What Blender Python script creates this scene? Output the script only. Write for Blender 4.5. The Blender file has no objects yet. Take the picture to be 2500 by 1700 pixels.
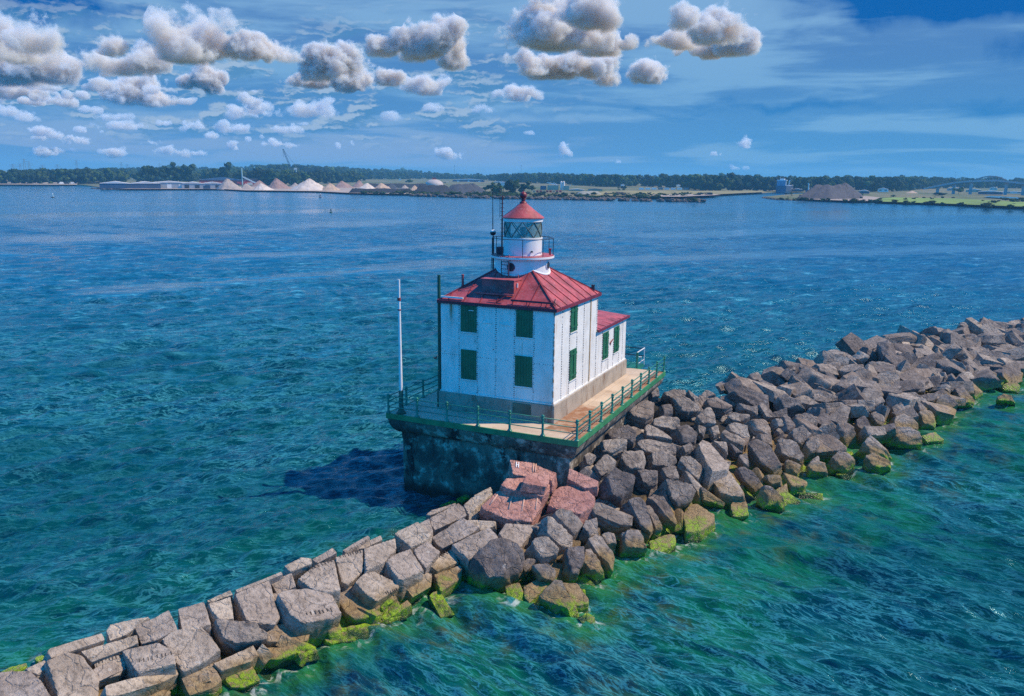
import bpy, bmesh, math, random
import numpy as np
from mathutils import Vector, Matrix
from mathutils.bvhtree import BVHTree

scene = bpy.context.scene
COL = scene.collection
PI = math.pi
random.seed(7)

# ------------------------------------------------------------------ camera
DECK = 4.2                                     # deck height above the water (water is z = 0)
F_PX, YAW, PITCH, ROLL = 2037.66, -0.432, 0.2054, 0.0102
CAM = np.array([13.099, -36.069, 12.5365 + DECK])
FW = np.array([math.sin(YAW)*math.cos(PITCH), math.cos(YAW)*math.cos(PITCH), -math.sin(PITCH)])
RT = np.array([math.cos(YAW), -math.sin(YAW), 0.0])
UP = np.cross(RT, FW)
R2 = RT*math.cos(ROLL) + UP*math.sin(ROLL)
U2 = -RT*math.sin(ROLL) + UP*math.cos(ROLL)
def ray(x, y):
    d = FW + (x-1250)/F_PX*R2 - (y-850)/F_PX*U2
    return d/np.linalg.norm(d)
def un(x, y, z=0.0):                            # where the sight line of a photo pixel meets height z
    d = ray(x, y); t = (z-CAM[2])/d[2]; return CAM + t*d
def at_range(x, dist):                          # ground position at a bearing and a distance
    d = ray(x, 470); h = d[:2]/np.linalg.norm(d[:2]); return CAM[:2] + h*dist
def horizon_y(x):
    a = (x-1250)/F_PX; b = -(FW[2]+a*R2[2])/U2[2]; return 850-F_PX*b
cam = bpy.data.cameras.new("camera"); camo = bpy.data.objects.new("camera", cam); COL.objects.link(camo)
cam.sensor_fit = 'HORIZONTAL'; cam.sensor_width = 36.0; cam.lens = F_PX/2500*36
cam.clip_start = 0.5; cam.clip_end = 60000
camo.matrix_world = Matrix(((R2[0], U2[0], -FW[0], CAM[0]), (R2[1], U2[1], -FW[1], CAM[1]), (R2[2], U2[2], -FW[2], CAM[2]), (0, 0, 0, 1)))
scene.camera = camo

# ------------------------------------------------------------------ exposure, sun, sky
scene.view_settings.view_transform = 'Standard'; scene.view_settings.look = 'None'
scene.view_settings.exposure = 0.12; scene.view_settings.gamma = 1.0
scene.view_settings.use_curve_mapping = False
scene.cycles.max_bounces = 6; scene.cycles.diffuse_bounces = 2; scene.cycles.glossy_bounces = 3
scene.cycles.transmission_bounces = 6; scene.cycles.transparent_max_bounces = 6; scene.cycles.volume_bounces = 3; scene.cycles.volume_step_rate = 0.35; scene.cycles.volume_max_steps = 160
scene.cycles.use_denoising = False; scene.cycles.sample_clamp_direct = 4.0; scene.cycles.sample_clamp_indirect = 3.0
scene.cycles.caustics_reflective = False; scene.cycles.caustics_refractive = False
SUN_EL, SUN_AZ = math.radians(50), math.radians(62)    # azimuth from +Y towards +X
SUND = Vector((math.sin(SUN_AZ)*math.cos(SUN_EL), math.cos(SUN_AZ)*math.cos(SUN_EL), math.sin(SUN_EL)))
sl = bpy.data.lights.new("sun", 'SUN'); sl.energy = 5.0; sl.angle = math.radians(0.53); sl.color = (1.0, 0.80, 0.57)
so = bpy.data.objects.new("sun", sl); COL.objects.link(so); so.rotation_euler = SUND.to_track_quat('Z', 'Y').to_euler()
so.location = (60, 30, 80)

# --- node helpers
class NT:
    def __init__(s, tree): s.t = tree; s.n = tree.nodes; s.l = tree.links
    def add(s, typ, **kw):
        n = s.n.new(typ)
        for k, v in kw.items(): setattr(n, k, v)
        return n
    def set(s, sock, v):
        if isinstance(v, bpy.types.NodeSocket): s.l.new(v, sock)
        elif v is not None: sock.default_value = v
    def math(s, op, a, b=None, c=None, clamp=False):
        n = s.add('ShaderNodeMath', operation=op, use_clamp=clamp)
        s.set(n.inputs[0], a)
        if b is not None: s.set(n.inputs[1], b)
        if c is not None: s.set(n.inputs[2], c)
        return n.outputs[0]
    def vm(s, op, a, b=None, c=None, out=0):
        n = s.add('ShaderNodeVectorMath', operation=op)
        s.set(n.inputs[0], a)
        if b is not None: s.set(n.inputs[1], b)
        if c is not None: s.set(n.inputs[2], c)
        return n.outputs[out]
    def mix(s, f, a, b, blend='MIX'):
        n = s.add('ShaderNodeMix', data_type='RGBA', blend_type=blend)
        s.set(n.inputs[0], f)
        for i, v in ((6, a), (7, b)):
            if isinstance(v, tuple) and len(v) == 3: v = (*v, 1)
            s.set(n.inputs[i], v)
        return n.outputs[2]
    def ramp(s, f, lo, hi, a=0.0, b=1.0, smooth=True):
        n = s.add('ShaderNodeMapRange', interpolation_type='SMOOTHSTEP' if smooth else 'LINEAR')
        s.set(n.inputs[0], f); s.set(n.inputs[1], lo); s.set(n.inputs[2], hi); s.set(n.inputs[3], a); s.set(n.inputs[4], b)
        return n.outputs[0]
    dim = '3D'
    def noise(s, vec, scale, detail=4, rough=0.5, dist=0.0, out=0):
        n = s.add('ShaderNodeTexNoise', noise_dimensions=s.dim); s.set(n.inputs['Vector'], vec); s.set(n.inputs['Scale'], scale)
        n.inputs['Detail'].default_value = detail; n.inputs['Roughness'].default_value = rough; n.inputs['Distortion'].default_value = dist
        return n.outputs[out]
    def voro(s, vec, scale, feature='F1', out=0, rnd=1.0, **kw):
        n = s.add('ShaderNodeTexVoronoi', feature=feature, voronoi_dimensions=s.dim); s.set(n.inputs['Vector'], vec); s.set(n.inputs['Scale'], scale)
        n.inputs['Randomness'].default_value = rnd
        return n.outputs[out]
    def sep(s, v):
        n = s.add('ShaderNodeSeparateXYZ'); s.set(n.inputs[0], v); return n.outputs
    def comb(s, x, y, z):
        n = s.add('ShaderNodeCombineXYZ'); s.set(n.inputs[0], x); s.set(n.inputs[1], y); s.set(n.inputs[2], z); return n.outputs[0]

def build_world():
    w = bpy.data.worlds.new("World"); scene.world = w; w.use_nodes = True
    w.node_tree.nodes.clear(); N = NT(w.node_tree); N.dim = '2D'
    out = N.add('ShaderNodeOutputWorld'); bg = N.add('ShaderNodeBackground'); N.l.new(bg.outputs[0], out.inputs[0])
    STR = 0.1; bg.inputs[1].default_value = STR
    tc = N.add('ShaderNodeTexCoord'); D = tc.outputs['Generated']
    sky = N.add('ShaderNodeTexSky', sky_type='NISHITA'); sky.sun_disc = False
    sky.sun_elevation = SUN_EL; sky.sun_rotation = SUN_AZ; sky.altitude = 100; sky.air_density = 1.0; sky.dust_density = 0.3; sky.ozone_density = 4.0
    base = N.mix(1.0, sky.outputs[0], SKY_TINT, 'MULTIPLY')
    sx = N.sep(D)
    k = 180/PI
    az = N.math('MULTIPLY', N.math('SUBTRACT', N.math('ARCTAN2', sx[0], sx[1]), YAW), k)
    el = N.math('MULTIPLY', N.math('ARCSINE', sx[2]), k)
    P = N.comb(az, el, 0.0)
    # ---- high veil of cirrus: a flat layer seen in perspective, so it stretches towards the horizon
    zz = N.math('MAXIMUM', sx[2], 0.02)
    lay = N.comb(N.math('DIVIDE', sx[0], N.math('ADD', zz, 0.06)), N.math('DIVIDE', sx[1], N.math('ADD', zz, 0.06)), 0.0)
    lay = N.vm('ADD', lay, N.vm('MULTIPLY', N.noise(lay, 0.5, 3, out=1), (1.2, 1.2, 0)))
    veil = N.noise(lay, 0.42, 6, 0.58)
    stre = N.noise(N.vm('MULTIPLY', P, (0.06, 0.55, 1)), 1.0, 5, 0.55, 0.4)
    veil = N.mix(N.ramp(el, 4.5, 1.5), veil, stre)
    v = N.math('ADD', N.math('MULTIPLY', veil, 0.55), N.math('MULTIPLY', stre, 0.45))
    vmask = N.ramp(v, 0.40, 0.60)
    # clear blue openings at the upper corners
    def gap(px, py, rx, ry, amt):
        a, e = azel(px, py)
        q = N.vm('MULTIPLY_ADD', N.vm('ADD', P, N.vm('MULTIPLY', N.vm('SUBTRACT', N.noise(P, 0.35, 5, out=1), (.5, .5, .5)), (5.5, 1.8, 0))), (1/rx, 1/ry, 0), (-a/rx, -e/ry, 0))
        return N.math('MULTIPLY', N.ramp(N.vm('LENGTH', q, out=1), 1.35, 0.1), amt)
    g = N.math('MAXIMUM', gap(60, 25, 5.5, 1.1, 1.0), gap(2300, -5, 9.5, 1.3, 1.0))
    g = N.math('MAXIMUM', g, gap(330, 45, 6, .5, .55)); g = N.math('MAXIMUM', g, gap(2440, 262, 4.5, .5, .3))
    g = N.math('MAXIMUM', g, gap(2500, 110, 1.2, 1.2, .25)); g = N.math('MAXIMUM', g, gap(1950, 258, 6.5, .35, .28)); g = N.math('MAXIMUM', g, gap(1400, 280, 9, .3, .4))
    vmask = N.math('SUBTRACT', N.ramp(vmask, 0, 1, .40, 1.0), g, clamp=True)
    low = N.ramp(el, 0.0, 12.0)
    veilcol = N.mix(low, (.145, .365, .62), (.19, .375, .62))
    warmside = N.ramp(az, -30, 12)
    veilcol = N.mix(N.math('MULTIPLY', N.ramp(el, 6, 1), N.ramp(az, 18, -4)), veilcol, (.21, .355, .59))
    # unseen sky beyond the view, added vivid blue to light the shaded front wall
    veilcol = N.mix(N.math('MAXIMUM', N.ramp(el, 12, 30), N.ramp(N.math('ABSOLUTE', az), 38, 75)), veilcol, N.mix(N.ramp(el, 25, 65), (.008, .66, 1.75), (.005, .09, .32)))
    vmask = N.math('MULTIPLY', vmask, N.ramp(el, 30, 70, 1.0, .55))
    gapcol = N.mix(N.ramp(el, 0, 9), (.025, .235, .54), (.003, .11, .39))
    base = N.mix(N.ramp(el, 22, 45), gapcol, N.vm('MULTIPLY', base, (STR, STR, STR)))
    skyc = N.mix(vmask, base, veilcol)
    # a soft ragged bank of distant cloud behind the nearer heaps
    Pb = N.vm('ADD', P, N.vm('MULTIPLY', N.noise(P, .8, 4, .6, out=1), (1.1, .5, 0)))
    bk = N.noise(N.vm('MULTIPLY', Pb, (.24, .85, 1)), 1.0, 7, .58); bk2 = N.noise(N.vm('MULTIPLY', N.vm('ADD', Pb, (-.25, .18, 0)), (.24, .85, 1)), 1.0, 7, .58)
    band = N.math('MULTIPLY', N.math('MULTIPLY', N.ramp(el, 1.2, 3.0), N.ramp(el, 11.5, 7.0)), N.ramp(az, 9, -6))
    dn = N.math('MULTIPLY', N.ramp(bk, .46, .60), band)
    litb = N.ramp(N.math('SUBTRACT', bk, bk2), -.03, .075)
    skyc = N.mix(N.math('MULTIPLY', dn, .85), skyc, N.mix(litb, (.07, .235, .46), (.34, .47, .63)))
    skyc = N.mix(N.ramp(el, -0.3, -4), skyc, (.03, .15, .33))
    N.l.new(N.vm('MULTIPLY', skyc, (1/STR, 1/STR, 1/STR)), bg.inputs[0])

SKY_TINT = (0.10, 0.5, 0.9, 1)
def azel(px, py):
    d = ray(px, py); return (math.degrees(math.atan2(d[0], d[1]) - YAW), math.degrees(math.asin(d[2])))
CUMULUS = [(32,108,75,45),(75,92,60,35),(108,167,85,33),(22,165,90,40),(274,113,48,26),(253,156,62,28),(355,156,50,32),
 (468,102,82,48),(430,120,60,30),(640,124,75,30),(500,199,42,32),(333,226,65,32),(385,240,40,18),(807,161,68,38),(850,194,50,32),(753,199,68,18),
 (1054,108,85,42),(936,118,45,22),(1103,140,38,34),(947,188,40,22),(1043,210,60,24),(742,269,62,20),(790,263,30,22),(592,264,55,18),
 (560,312,50,13),(705,317,40,10),(949,285,22,13),(1054,264,30,10),(1178,266,38,12),(43,226,60,18),(231,210,40,14),(140,247,40,14),
 (60,285,25,12),(20,275,35,13),(108,322,35,11),(215,317,50,8),(300,305,55,12),(155,366,35,8),(370,350,20,7),(231,270,40,9),
 (780,355,90,9),(1097,377,30,16),(1368,60,112,60),(1427,35,66,44),(1315,75,55,45),(1465,108,50,30),(1530,108,24,17),
 (1384,167,100,28),(1282,156,45,28),(1476,183,34,30),(1583,177,46,28),(1271,231,55,19),(1664,48,34,28),(1772,65,60,44),(1788,108,48,30),
 (1643,102,58,22),(1723,126,75,18),(1293,325,13,5),(1820,350,16,13),(1745,376,12,5),(1379,371,18,16),(1503,395,18,5),(1800,410,36,7)]
build_world()

# ------------------------------------------------------------------ mesh helpers
def tag(o, label=None, cat=None, group=None, kind=None):
    for k, v in (('label', label), ('category', cat), ('group', group), ('kind', kind)):
        if v: o[k] = v
    return o
def thing(name, label, cat, loc=(0, 0, 0), group=None):
    o = bpy.data.objects.new(name, None); COL.objects.link(o); o.location = loc; o.empty_display_size = .2
    return tag(o, label, cat, group)
def world_loc(o):
    l = Vector((0, 0, 0))
    while o is not None: l = l + o.location; o = o.parent
    return l
class MB:
    """collects shapes in world coordinates; build() links them as one mesh object"""
    def __init__(s): s.v = []; s.f = []
    def raw(s, vs, fs):
        b = len(s.v); s.v += [tuple(map(float, p)) for p in vs]; s.f += [tuple(i+b for i in f) for f in fs]; return s
    def box(s, x0, x1, y0, y1, z0, z1):
        return s.raw([(x0,y0,z0),(x1,y0,z0),(x1,y1,z0),(x0,y1,z0),(x0,y0,z1),(x1,y0,z1),(x1,y1,z1),(x0,y1,z1)],
                     [(0,3,2,1),(4,5,6,7),(0,1,5,4),(1,2,6,5),(2,3,7,6),(3,0,4,7)])
    def obox(s, c, ex, ey, ez, hx, hy, hz):      # oriented box: centre, unit axes, half sizes
        c, ex, ey, ez = (np.array(q, float) for q in (c, ex, ey, ez))
        vs = [c+ex*hx*a+ey*hy*b+ez*hz*d for d in (-1, 1) for a, b in ((-1,-1),(1,-1),(1,1),(-1,1))]
        return s.raw(vs, [(0,3,2,1),(4,5,6,7),(0,1,5,4),(1,2,6,5),(2,3,7,6),(3,0,4,7)])
    def bar(s, a, b, w, h=None, upv=(0, 0, 1)):
        a, b = np.array(a, float), np.array(b, float); d = b-a; L = np.linalg.norm(d); d /= L
        u = np.array(upv, float); x = np.cross(d, u)
        if np.linalg.norm(x) < 1e-4: x = np.cross(d, (1, 0, 0))
        x /= np.linalg.norm(x); y = np.cross(x, d)
        return s.obox((a+b)/2, x, y, d, w/2, (h or w)/2, L/2)
    def tube(s, pts, r, n=8, caps=True):
        pts = [np.array(p, float) for p in pts]; rs = r if isinstance(r, (list, tuple)) else [r]*len(pts)
        rings = []
        for i, p in enumerate(pts):
            d = pts[min(i+1, len(pts)-1)]-pts[max(i-1, 0)]; d = d/np.linalg.norm(d)
            x = np.cross(d, (0, 0, 1)) if abs(d[2]) < .95 else np.cross(d, (0, 1, 0)); x /= np.linalg.norm(x); y = np.cross(d, x)
            rings.append([p+rs[i]*(x*math.cos(2*PI*k/n)+y*math.sin(2*PI*k/n)) for k in range(n)])
        return s.loft(rings, caps)
    def loft(s, rings, caps=True, closed=True):
        n = len(rings[0]); b = 0; vs = [p for r in rings for p in r]; fs = []
        for i in range(len(rings)-1):
            for k in range(n if closed else n-1):
                k2 = (k+1) % n; fs.append((i*n+k, i*n+k2, (i+1)*n+k2, (i+1)*n+k))
        if caps: fs += [tuple(range(n))[::-1], tuple((len(rings)-1)*n+k for k in range(n))]
        return s.raw(vs, fs)
    def lathe(s, c, prof, n=32, caps=True):      # prof: [(r, z)], z relative to c
        return s.loft([[(c[0]+r*math.cos(2*PI*k/n), c[1]+r*math.sin(2*PI*k/n), c[2]+z) for k in range(n)] for r, z in prof], caps)
    def sphere(s, c, r, n=16, m=10, sq=1.0):
        return s.lathe(c, [(max(1e-3, r*math.sin(PI*i/m)), -r*sq*math.cos(PI*i/m)) for i in range(m+1)], n)
    def build(s, name, mat=None, parent=None, smooth=False, bevel=0, angle=None):
        L = np.array(world_loc(parent)) if parent is not None else np.zeros(3)
        me = bpy.data.meshes.new(name); me.from_pydata([tuple(np.array(p)-L) for p in s.v], [], s.f)
        bm = bmesh.new(); bm.from_mesh(me); bmesh.ops.recalc_face_normals(bm, faces=bm.faces)
        if bevel: bmesh.ops.bevel(bm, geom=[e for e in bm.edges if len(e.link_faces) == 2 and e.calc_face_angle(0) > .5], offset=bevel, segments=2, affect='EDGES', profile=.6)
        bm.to_mesh(me); bm.free()
        if smooth or angle:
            for p in me.polygons: p.use_smooth = True
            if angle: me.set_sharp_from_angle(angle=math.radians(angle))
        o = bpy.data.objects.new(name, me); COL.objects.link(o)
        if parent is not None: o.parent = parent
        if mat is not None: me.materials.append(mat)
        return o
def mesh_np(name, V, Fc, mat=None, smooth=True, attrs=None, parent=None):
    """fast mesh from arrays; Fc is (n,4) or (n,3)"""
    me = bpy.data.meshes.new(name); V = np.asarray(V, np.float32); Fc = np.asarray(Fc, np.int32)
    n, k = Fc.shape
    me.vertices.add(len(V)); me.vertices.foreach_set('co', V.ravel())
    me.loops.add(n*k); me.loops.foreach_set('vertex_index', Fc.ravel())
    me.polygons.add(n); me.polygons.foreach_set('loop_start', np.arange(0, n*k, k, dtype=np.int32))
    me.polygons.foreach_set('use_smooth', np.full(n, smooth, dtype=bool))
    me.update(calc_edges=True)
    for an, arr in (attrs or {}).items():
        if arr.ndim == 1:
            a = me.attributes.new(an, 'FLOAT', 'POINT'); a.data.foreach_set('value', arr.astype(np.float32))
        else:
            a = me.attributes.new(an, 'FLOAT_COLOR', 'POINT'); a.data.foreach_set('color', arr.astype(np.float32).ravel())
    if mat is not None: me.materials.append(mat)
    o = bpy.data.objects.new(name, me); COL.objects.link(o)
    if parent is not None: o.parent = parent
    return o
# value noise on arrays
_rs = np.random.RandomState(3); _tab = _rs.rand(64, 64, 64).astype(np.float32)
def vnoise(P):
    P = np.asarray(P, float); i = np.floor(P).astype(int); f = P-i; f = f*f*(3-2*f); i &= 63; j = (i+1) & 63
    x0, y0, z0 = i[..., 0], i[..., 1], i[..., 2]; x1, y1, z1 = j[..., 0], j[..., 1], j[..., 2]
    fx, fy, fz = f[..., 0], f[..., 1], f[..., 2]; T = _tab
    c00 = T[x0,y0,z0]*(1-fx)+T[x1,y0,z0]*fx; c10 = T[x0,y1,z0]*(1-fx)+T[x1,y1,z0]*fx
    c01 = T[x0,y0,z1]*(1-fx)+T[x1,y0,z1]*fx; c11 = T[x0,y1,z1]*(1-fx)+T[x1,y1,z1]*fx
    return (c00*(1-fy)+c10*fy)*(1-fz)+(c01*(1-fy)+c11*fy)*fz
def fbm(P, o=4, g=.5):
    P = np.asarray(P, float); s = 0; a = 1; t = 0
    for k in range(o): s = s+a*vnoise(P*2**k+17.3*k); t += a; a *= g
    return s/t-.5

# ------------------------------------------------------------------ materials
def mat(name, build):
    m = bpy.data.materials.new(name); m.use_nodes = True; t = m.node_tree; t.nodes.clear(); N = NT(t)
    o = N.add('ShaderNodeOutputMaterial'); b = N.add('ShaderNodeBsdfPrincipled'); t.links.new(b.outputs[0], o.inputs[0])
    build(N, b); return m
def bump(N, b, h, dist, strength=1.0):
    n = N.add('ShaderNodeBump'); n.inputs['Strength'].default_value = strength; n.inputs['Distance'].default_value = dist
    N.set(n.inputs['Height'], h); N.l.new(n.outputs[0], b.inputs['Normal'])
def geo(N): return N.add('ShaderNodeNewGeometry').outputs['Position']
def paint(name, col, var=.12, rough=.5, rust=0.0, rustcol=(.16, .06, .02), scale=1.0, chalk=.0, bmp=.004, metal=0.0):
    def f(N, b):
        P = geo(N); n = N.noise(P, 1.3*scale, 6, .6); n2 = N.noise(P, 9*scale, 5, .6)
        c = N.mix(N.ramp(n, .3, .7), tuple(x*(1-var) for x in col), tuple(min(1, x*(1+var)) for x in col))
        c = N.mix(N.math('MULTIPLY', N.ramp(n2, .5, .75), chalk), c, tuple(min(1, x*.6+.25) for x in col))
        if rust:
            st = N.noise(N.vm('MULTIPLY', P, (1, 1, .22)), 3.2*scale, 6, .65)
            c = N.mix(N.math('MULTIPLY', N.ramp(st, .60, .74), rust), c, rustcol)
        N.l.new(c, b.inputs['Base Color']); b.inputs['Roughness'].default_value = rough; b.inputs['Metallic'].default_value = metal
        if bmp: bump(N, b, N.math('ADD', n2, n), bmp)
    return mat(name, f)
# ================================================================== lighthouse, pier, railing, flagpole
HX0, HX1, HY0, HY1, AY1 = -8.79, -2.24, 2.30, 8.85, 14.53
D = DECK
def m_wall(N, b):
    P = geo(N); n = N.noise(P, .9, 6, .6)
    c = N.mix(N.ramp(n, .3, .7), (.70, .71, .70), (.82, .82, .80))
    grime = N.noise(N.vm('MULTIPLY', P, (1, 1, .3)), 1.6, 6, .6)
    c = N.mix(N.math('MULTIPLY', N.ramp(grime, .46, .74), .6), c, (.48, .46, .42))
    spk = N.noise(P, 7.5, 3, .55); big = N.noise(P, .8, 3, .5)
    c = N.mix(N.math('MULTIPLY', N.ramp(spk, .68, .72), N.ramp(big, .48, .60)), c, (.12, .065, .04))
    st = N.noise(N.vm('MULTIPLY', P, (2.2, 2.2, .12)), 2.6, 5, .6)
    c = N.mix(N.math('MULTIPLY', N.ramp(st, .62, .74), .8), c, (.46, .25, .07))
    # one long rust run under the left end of the front gutter, and stains along the corner edge
    s = N.sep(P)
    run = N.math('MULTIPLY', N.ramp(N.math('ABSOLUTE', N.math('ADD', s[0], 8.16)), .16, .0), N.ramp(s[2], D+4.3, D+5.7))
    run = N.math('MULTIPLY', run, N.ramp(N.noise(N.vm('MULTIPLY', P, (3, 3, .5)), 3, 4), .25, .55))
    c = N.mix(N.math('MULTIPLY', run, .95), c, (.30, .13, .02))
    cor = N.math('MULTIPLY', N.ramp(N.math('ABSOLUTE', N.math('SUBTRACT', s[0], HX1)), .13, 0), N.ramp(N.math('ABSOLUTE', N.math('SUBTRACT', s[1], HY0)), .10, 0))
    c = N.mix(N.math('MULTIPLY', cor, N.ramp(N.noise(P, 4, 5, .6), .40, .60)), c, (.27, .12, .04))
    N.l.new(c, b.inputs['Base Color']); b.inputs['Roughness'].default_value = .45
    bump(N, b, N.math('ADD', n, N.noise(P, 5, 4)), .012)
M_WALL = mat('white_plate_paint', m_wall)
def m_rustwhite(N, b):
    P = geo(N); c = N.mix(N.ramp(N.noise(P, 2.0, 4), .40, .62), (.17, .14, .12), (.07, .04, .03)); N.l.new(c, b.inputs['Base Color']); b.inputs['Roughness'].default_value = .6
M_RIVET = mat('rusty_rivets', m_rustwhite)
M_RED = paint('red_roof_paint', (.37, .066, .078), .36, .5, .5, (.20, .07, .045), 1.0, .45)
M_REDD = paint('dark_red_paint', (.17, .018, .035), .25, .45)
M_GREEN = paint('green_shutter_paint', (.010, .120, .058), .2, .5, .12, (.05, .05, .02), 1, .12)
M_RAIL = paint('green_rail_paint', (.018, .20, .145), .25, .45, .35, (.07, .05, .02))
M_BAND = paint('green_edge_paint', (.030, .205, .085), .25, .55, .30, (.06, .09, .05))
M_DGREEN = paint('dark_green_paint', (.008, .075, .05), .2, .5)
M_WHITE = paint('white_metal_paint', (.74, .75, .76), .06, .4, .25, (.3, .14, .06))
M_BLACK = paint('dark_metal', (.02, .022, .03), .3, .45)
M_RUSTM = paint('red_primer', (.22, .035, .03), .25, .5)
def m_conc(col, dark):
    def f(N, b):
        P = geo(N); n = N.noise(P, .8, 7, .62); n2 = N.noise(N.vm('MULTIPLY', P, (1, 1, .35)), 1.7, 7, .66); n3 = N.noise(P, 14, 4)
        c = N.mix(N.ramp(n, .35, .65), col, tuple(x*.72 for x in col))
        c = N.mix(N.math('MULTIPLY', N.ramp(n2, .52, .66), .8), c, dark)
        c = N.mix(N.math('MULTIPLY', N.ramp(n3, .6, .75), .3), c, tuple(min(1, x*1.25) for x in col))
        N.l.new(c, b.inputs['Base Color']); b.inputs['Roughness'].default_value = .85
        bump(N, b, N.math('ADD', n3, N.math('MULTIPLY', n2, 2)), .02)
    return f
M_PLINTH = mat('plinth_concrete', m_conc((.40, .345, .28), (.17, .10, .06)))
def m_deck(N, b):
    P = geo(N); s = N.sep(P); n = N.noise(P, .7, 7, .6); n3 = N.noise(P, 11, 5, .6)
    c = N.mix(N.ramp(n, .3, .7), (.47, .37, .28), (.60, .49, .38))
    # rusty brown stain on the walk beside the house, ending near the middle, and along the railing line
    w = N.noise(P, 1.5, 5, .6)
    m1 = N.math('MULTIPLY', N.ramp(N.math('ADD', s[0], N.math('MULTIPLY', w, .5)), -2.15, -1.9), N.ramp(N.math('ADD', s[1], N.math('MULTIPLY', w, .9)), 7.0, 6.3))
    m1 = N.math('MULTIPLY', m1, N.ramp(N.math('ADD', s[1], N.math('MULTIPLY', w, .5)), .9, 1.7))
    m2 = N.ramp(N.math('ADD', s[0], N.math('MULTIPLY', w, .25)), -.62, -.40)
    st = N.math('MULTIPLY', N.math('MAXIMUM', m1, m2), N.ramp(N.noise(P, 2.2, 5, .65), .30, .58, .45, 1))
    c = N.mix(st, c, (.27, .12, .055))
    c = N.mix(N.math('MULTIPLY', N.ramp(N.noise(P, 1.1, 6, .65), .56, .7), .5), c, (.30, .20, .12))
    br = N.add('ShaderNodeTexBrick'); N.l.new(P, br.inputs[0]); br.offset = 0; br.inputs['Scale'].default_value = 1; br.inputs['Brick Width'].default_value = 1.82; br.inputs['Row Height'].default_value = 1.82; br.inputs['Mortar Size'].default_value = .012
    c = N.mix(N.math('MULTIPLY', br.outputs['Fac'], .5), c, (.2, .16, .12))
    N.l.new(c, b.inputs['Base Color']); b.inputs['Roughness'].default_value = .85; bump(N, b, n3, .008)
M_DECK = mat('deck_concrete', m_deck)
def m_pier(N, b):
    P = geo(N); s = N.sep(P); n = N.noise(P, .55, 7, .66, .5); n2 = N.noise(N.vm('MULTIPLY', P, (1, 1, .3)), 1.1, 7, .68); n3 = N.noise(P, 2.0, 7, .65)
    c = N.mix(N.ramp(n, .38, .62), (.20, .17, .135), (.06, .055, .05))
    c = N.mix(N.ramp(n2, .50, .64), c, (.012, .012, .014))
    c = N.mix(N.math('MULTIPLY', N.ramp(n3, .50, .62), N.ramp(n, .60, .44)), c, (.46, .42, .35))
    c = N.mix(N.ramp(N.math('ADD', s[2], N.math('MULTIPLY', n2, 1.2)), 1.25, .55), c, (.012, .014, .012))
    N.l.new(c, b.inputs['Base Color']); b.inputs['Roughness'].default_value = .9
    bump(N, b, N.math('ADD', N.math('MULTIPLY', n, 3), n3), .05)
M_PIER = mat('weathered_pier_concrete', m_pier)
def glass_mat():
    m = bpy.data.materials.new('lantern_glass'); m.use_nodes = True; t = m.node_tree; t.nodes.clear(); N = NT(t)
    o = N.add('ShaderNodeOutputMaterial'); tr = N.add('ShaderNodeBsdfTransparent'); gl = N.add('ShaderNodeBsdfGlossy'); mx = N.add('ShaderNodeMixShader'); fr = N.add('ShaderNodeFresnel')
    tr.inputs[0].default_value = (.90, .975, .95, 1); gl.inputs['Roughness'].default_value = .05; fr.inputs[0].default_value = 1.5
    df = N.add('ShaderNodeBsdfDiffuse'); df.inputs[0].default_value = (.42, .62, .58, 1); m0 = N.add('ShaderNodeMixShader'); m0.inputs[0].default_value = .34; N.l.new(tr.outputs[0], m0.inputs[1]); N.l.new(df.outputs[0], m0.inputs[2])
    N.l.new(N.math('ADD', fr.outputs[0], .06), mx.inputs[0]); N.l.new(m0.outputs[0], mx.inputs[1]); N.l.new(gl.outputs[0], mx.inputs[2]); N.l.new(mx.outputs[0], o.inputs[0])
    return m
M_GLASS = glass_mat()

# ---------------------------------------------------------------- pier
AX, BY = 10.89, 16.37
pier = thing('pier', 'stained concrete pier with a flared rim carrying the white lighthouse', 'pier', (-AX/2, BY/2, 0))
deck = MB().box(-AX+.06, -.06, .06, BY-.06, D-.20, D).build('deck', M_DECK, pier)
eb = MB()
eb.box(-AX, 0, 0, .09, D-.27, D+.012).box(-AX, 0, BY-.09, BY, D-.27, D+.012)
eb.box(-AX, -AX+.09, .09, BY-.09, D-.27, D+.012).box(-.09, 0, .09, BY-.09, D-.27, D+.012)
eb.build('edge_band', M_BAND, pier)
def rect_ring(ins, z, n=26, m=36, rag=0.0):
    x0, x1, y0, y1 = -AX+ins, -ins, ins, BY-ins; pts = []
    for k in range(n): pts.append((x0+(x1-x0)*k/n, y0, z))
    for k in range(m): pts.append((x1, y0+(y1-y0)*k/m, z))
    for k in range(n): pts.append((x1-(x1-x0)*k/n, y1, z))
    for k in range(m): pts.append((x0, y1-(y1-y0)*k/m, z))
    if rag:
        q = np.array(pts); nn = fbm(q*.8, 4)*rag; cc = np.array([-AX/2, BY/2, z]); dv = q-cc; dv[:, 2] = 0; dv /= np.linalg.norm(dv, axis=1)[:, None]
        pts = [tuple(p) for p in q+dv*nn[:, None]]
    return pts
rings = [rect_ring(.60, -2.0, rag=.1)]
for z in np.linspace(0.0, 3.0, 16): rings.append(rect_ring(.68-.02*z, z, rag=.34))
for a in np.linspace(0, PI/2, 9): rings.append(rect_ring(.08+.54*(1-math.sin(a*1.0))**.8, 3.1+.76*(1-math.cos(a)), rag=.2*(1-a/(PI/2))))
rings.append(rect_ring(.06, D-.27))
MB().loft(rings).build('pier_body', M_PIER, pier, angle=35)

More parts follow.
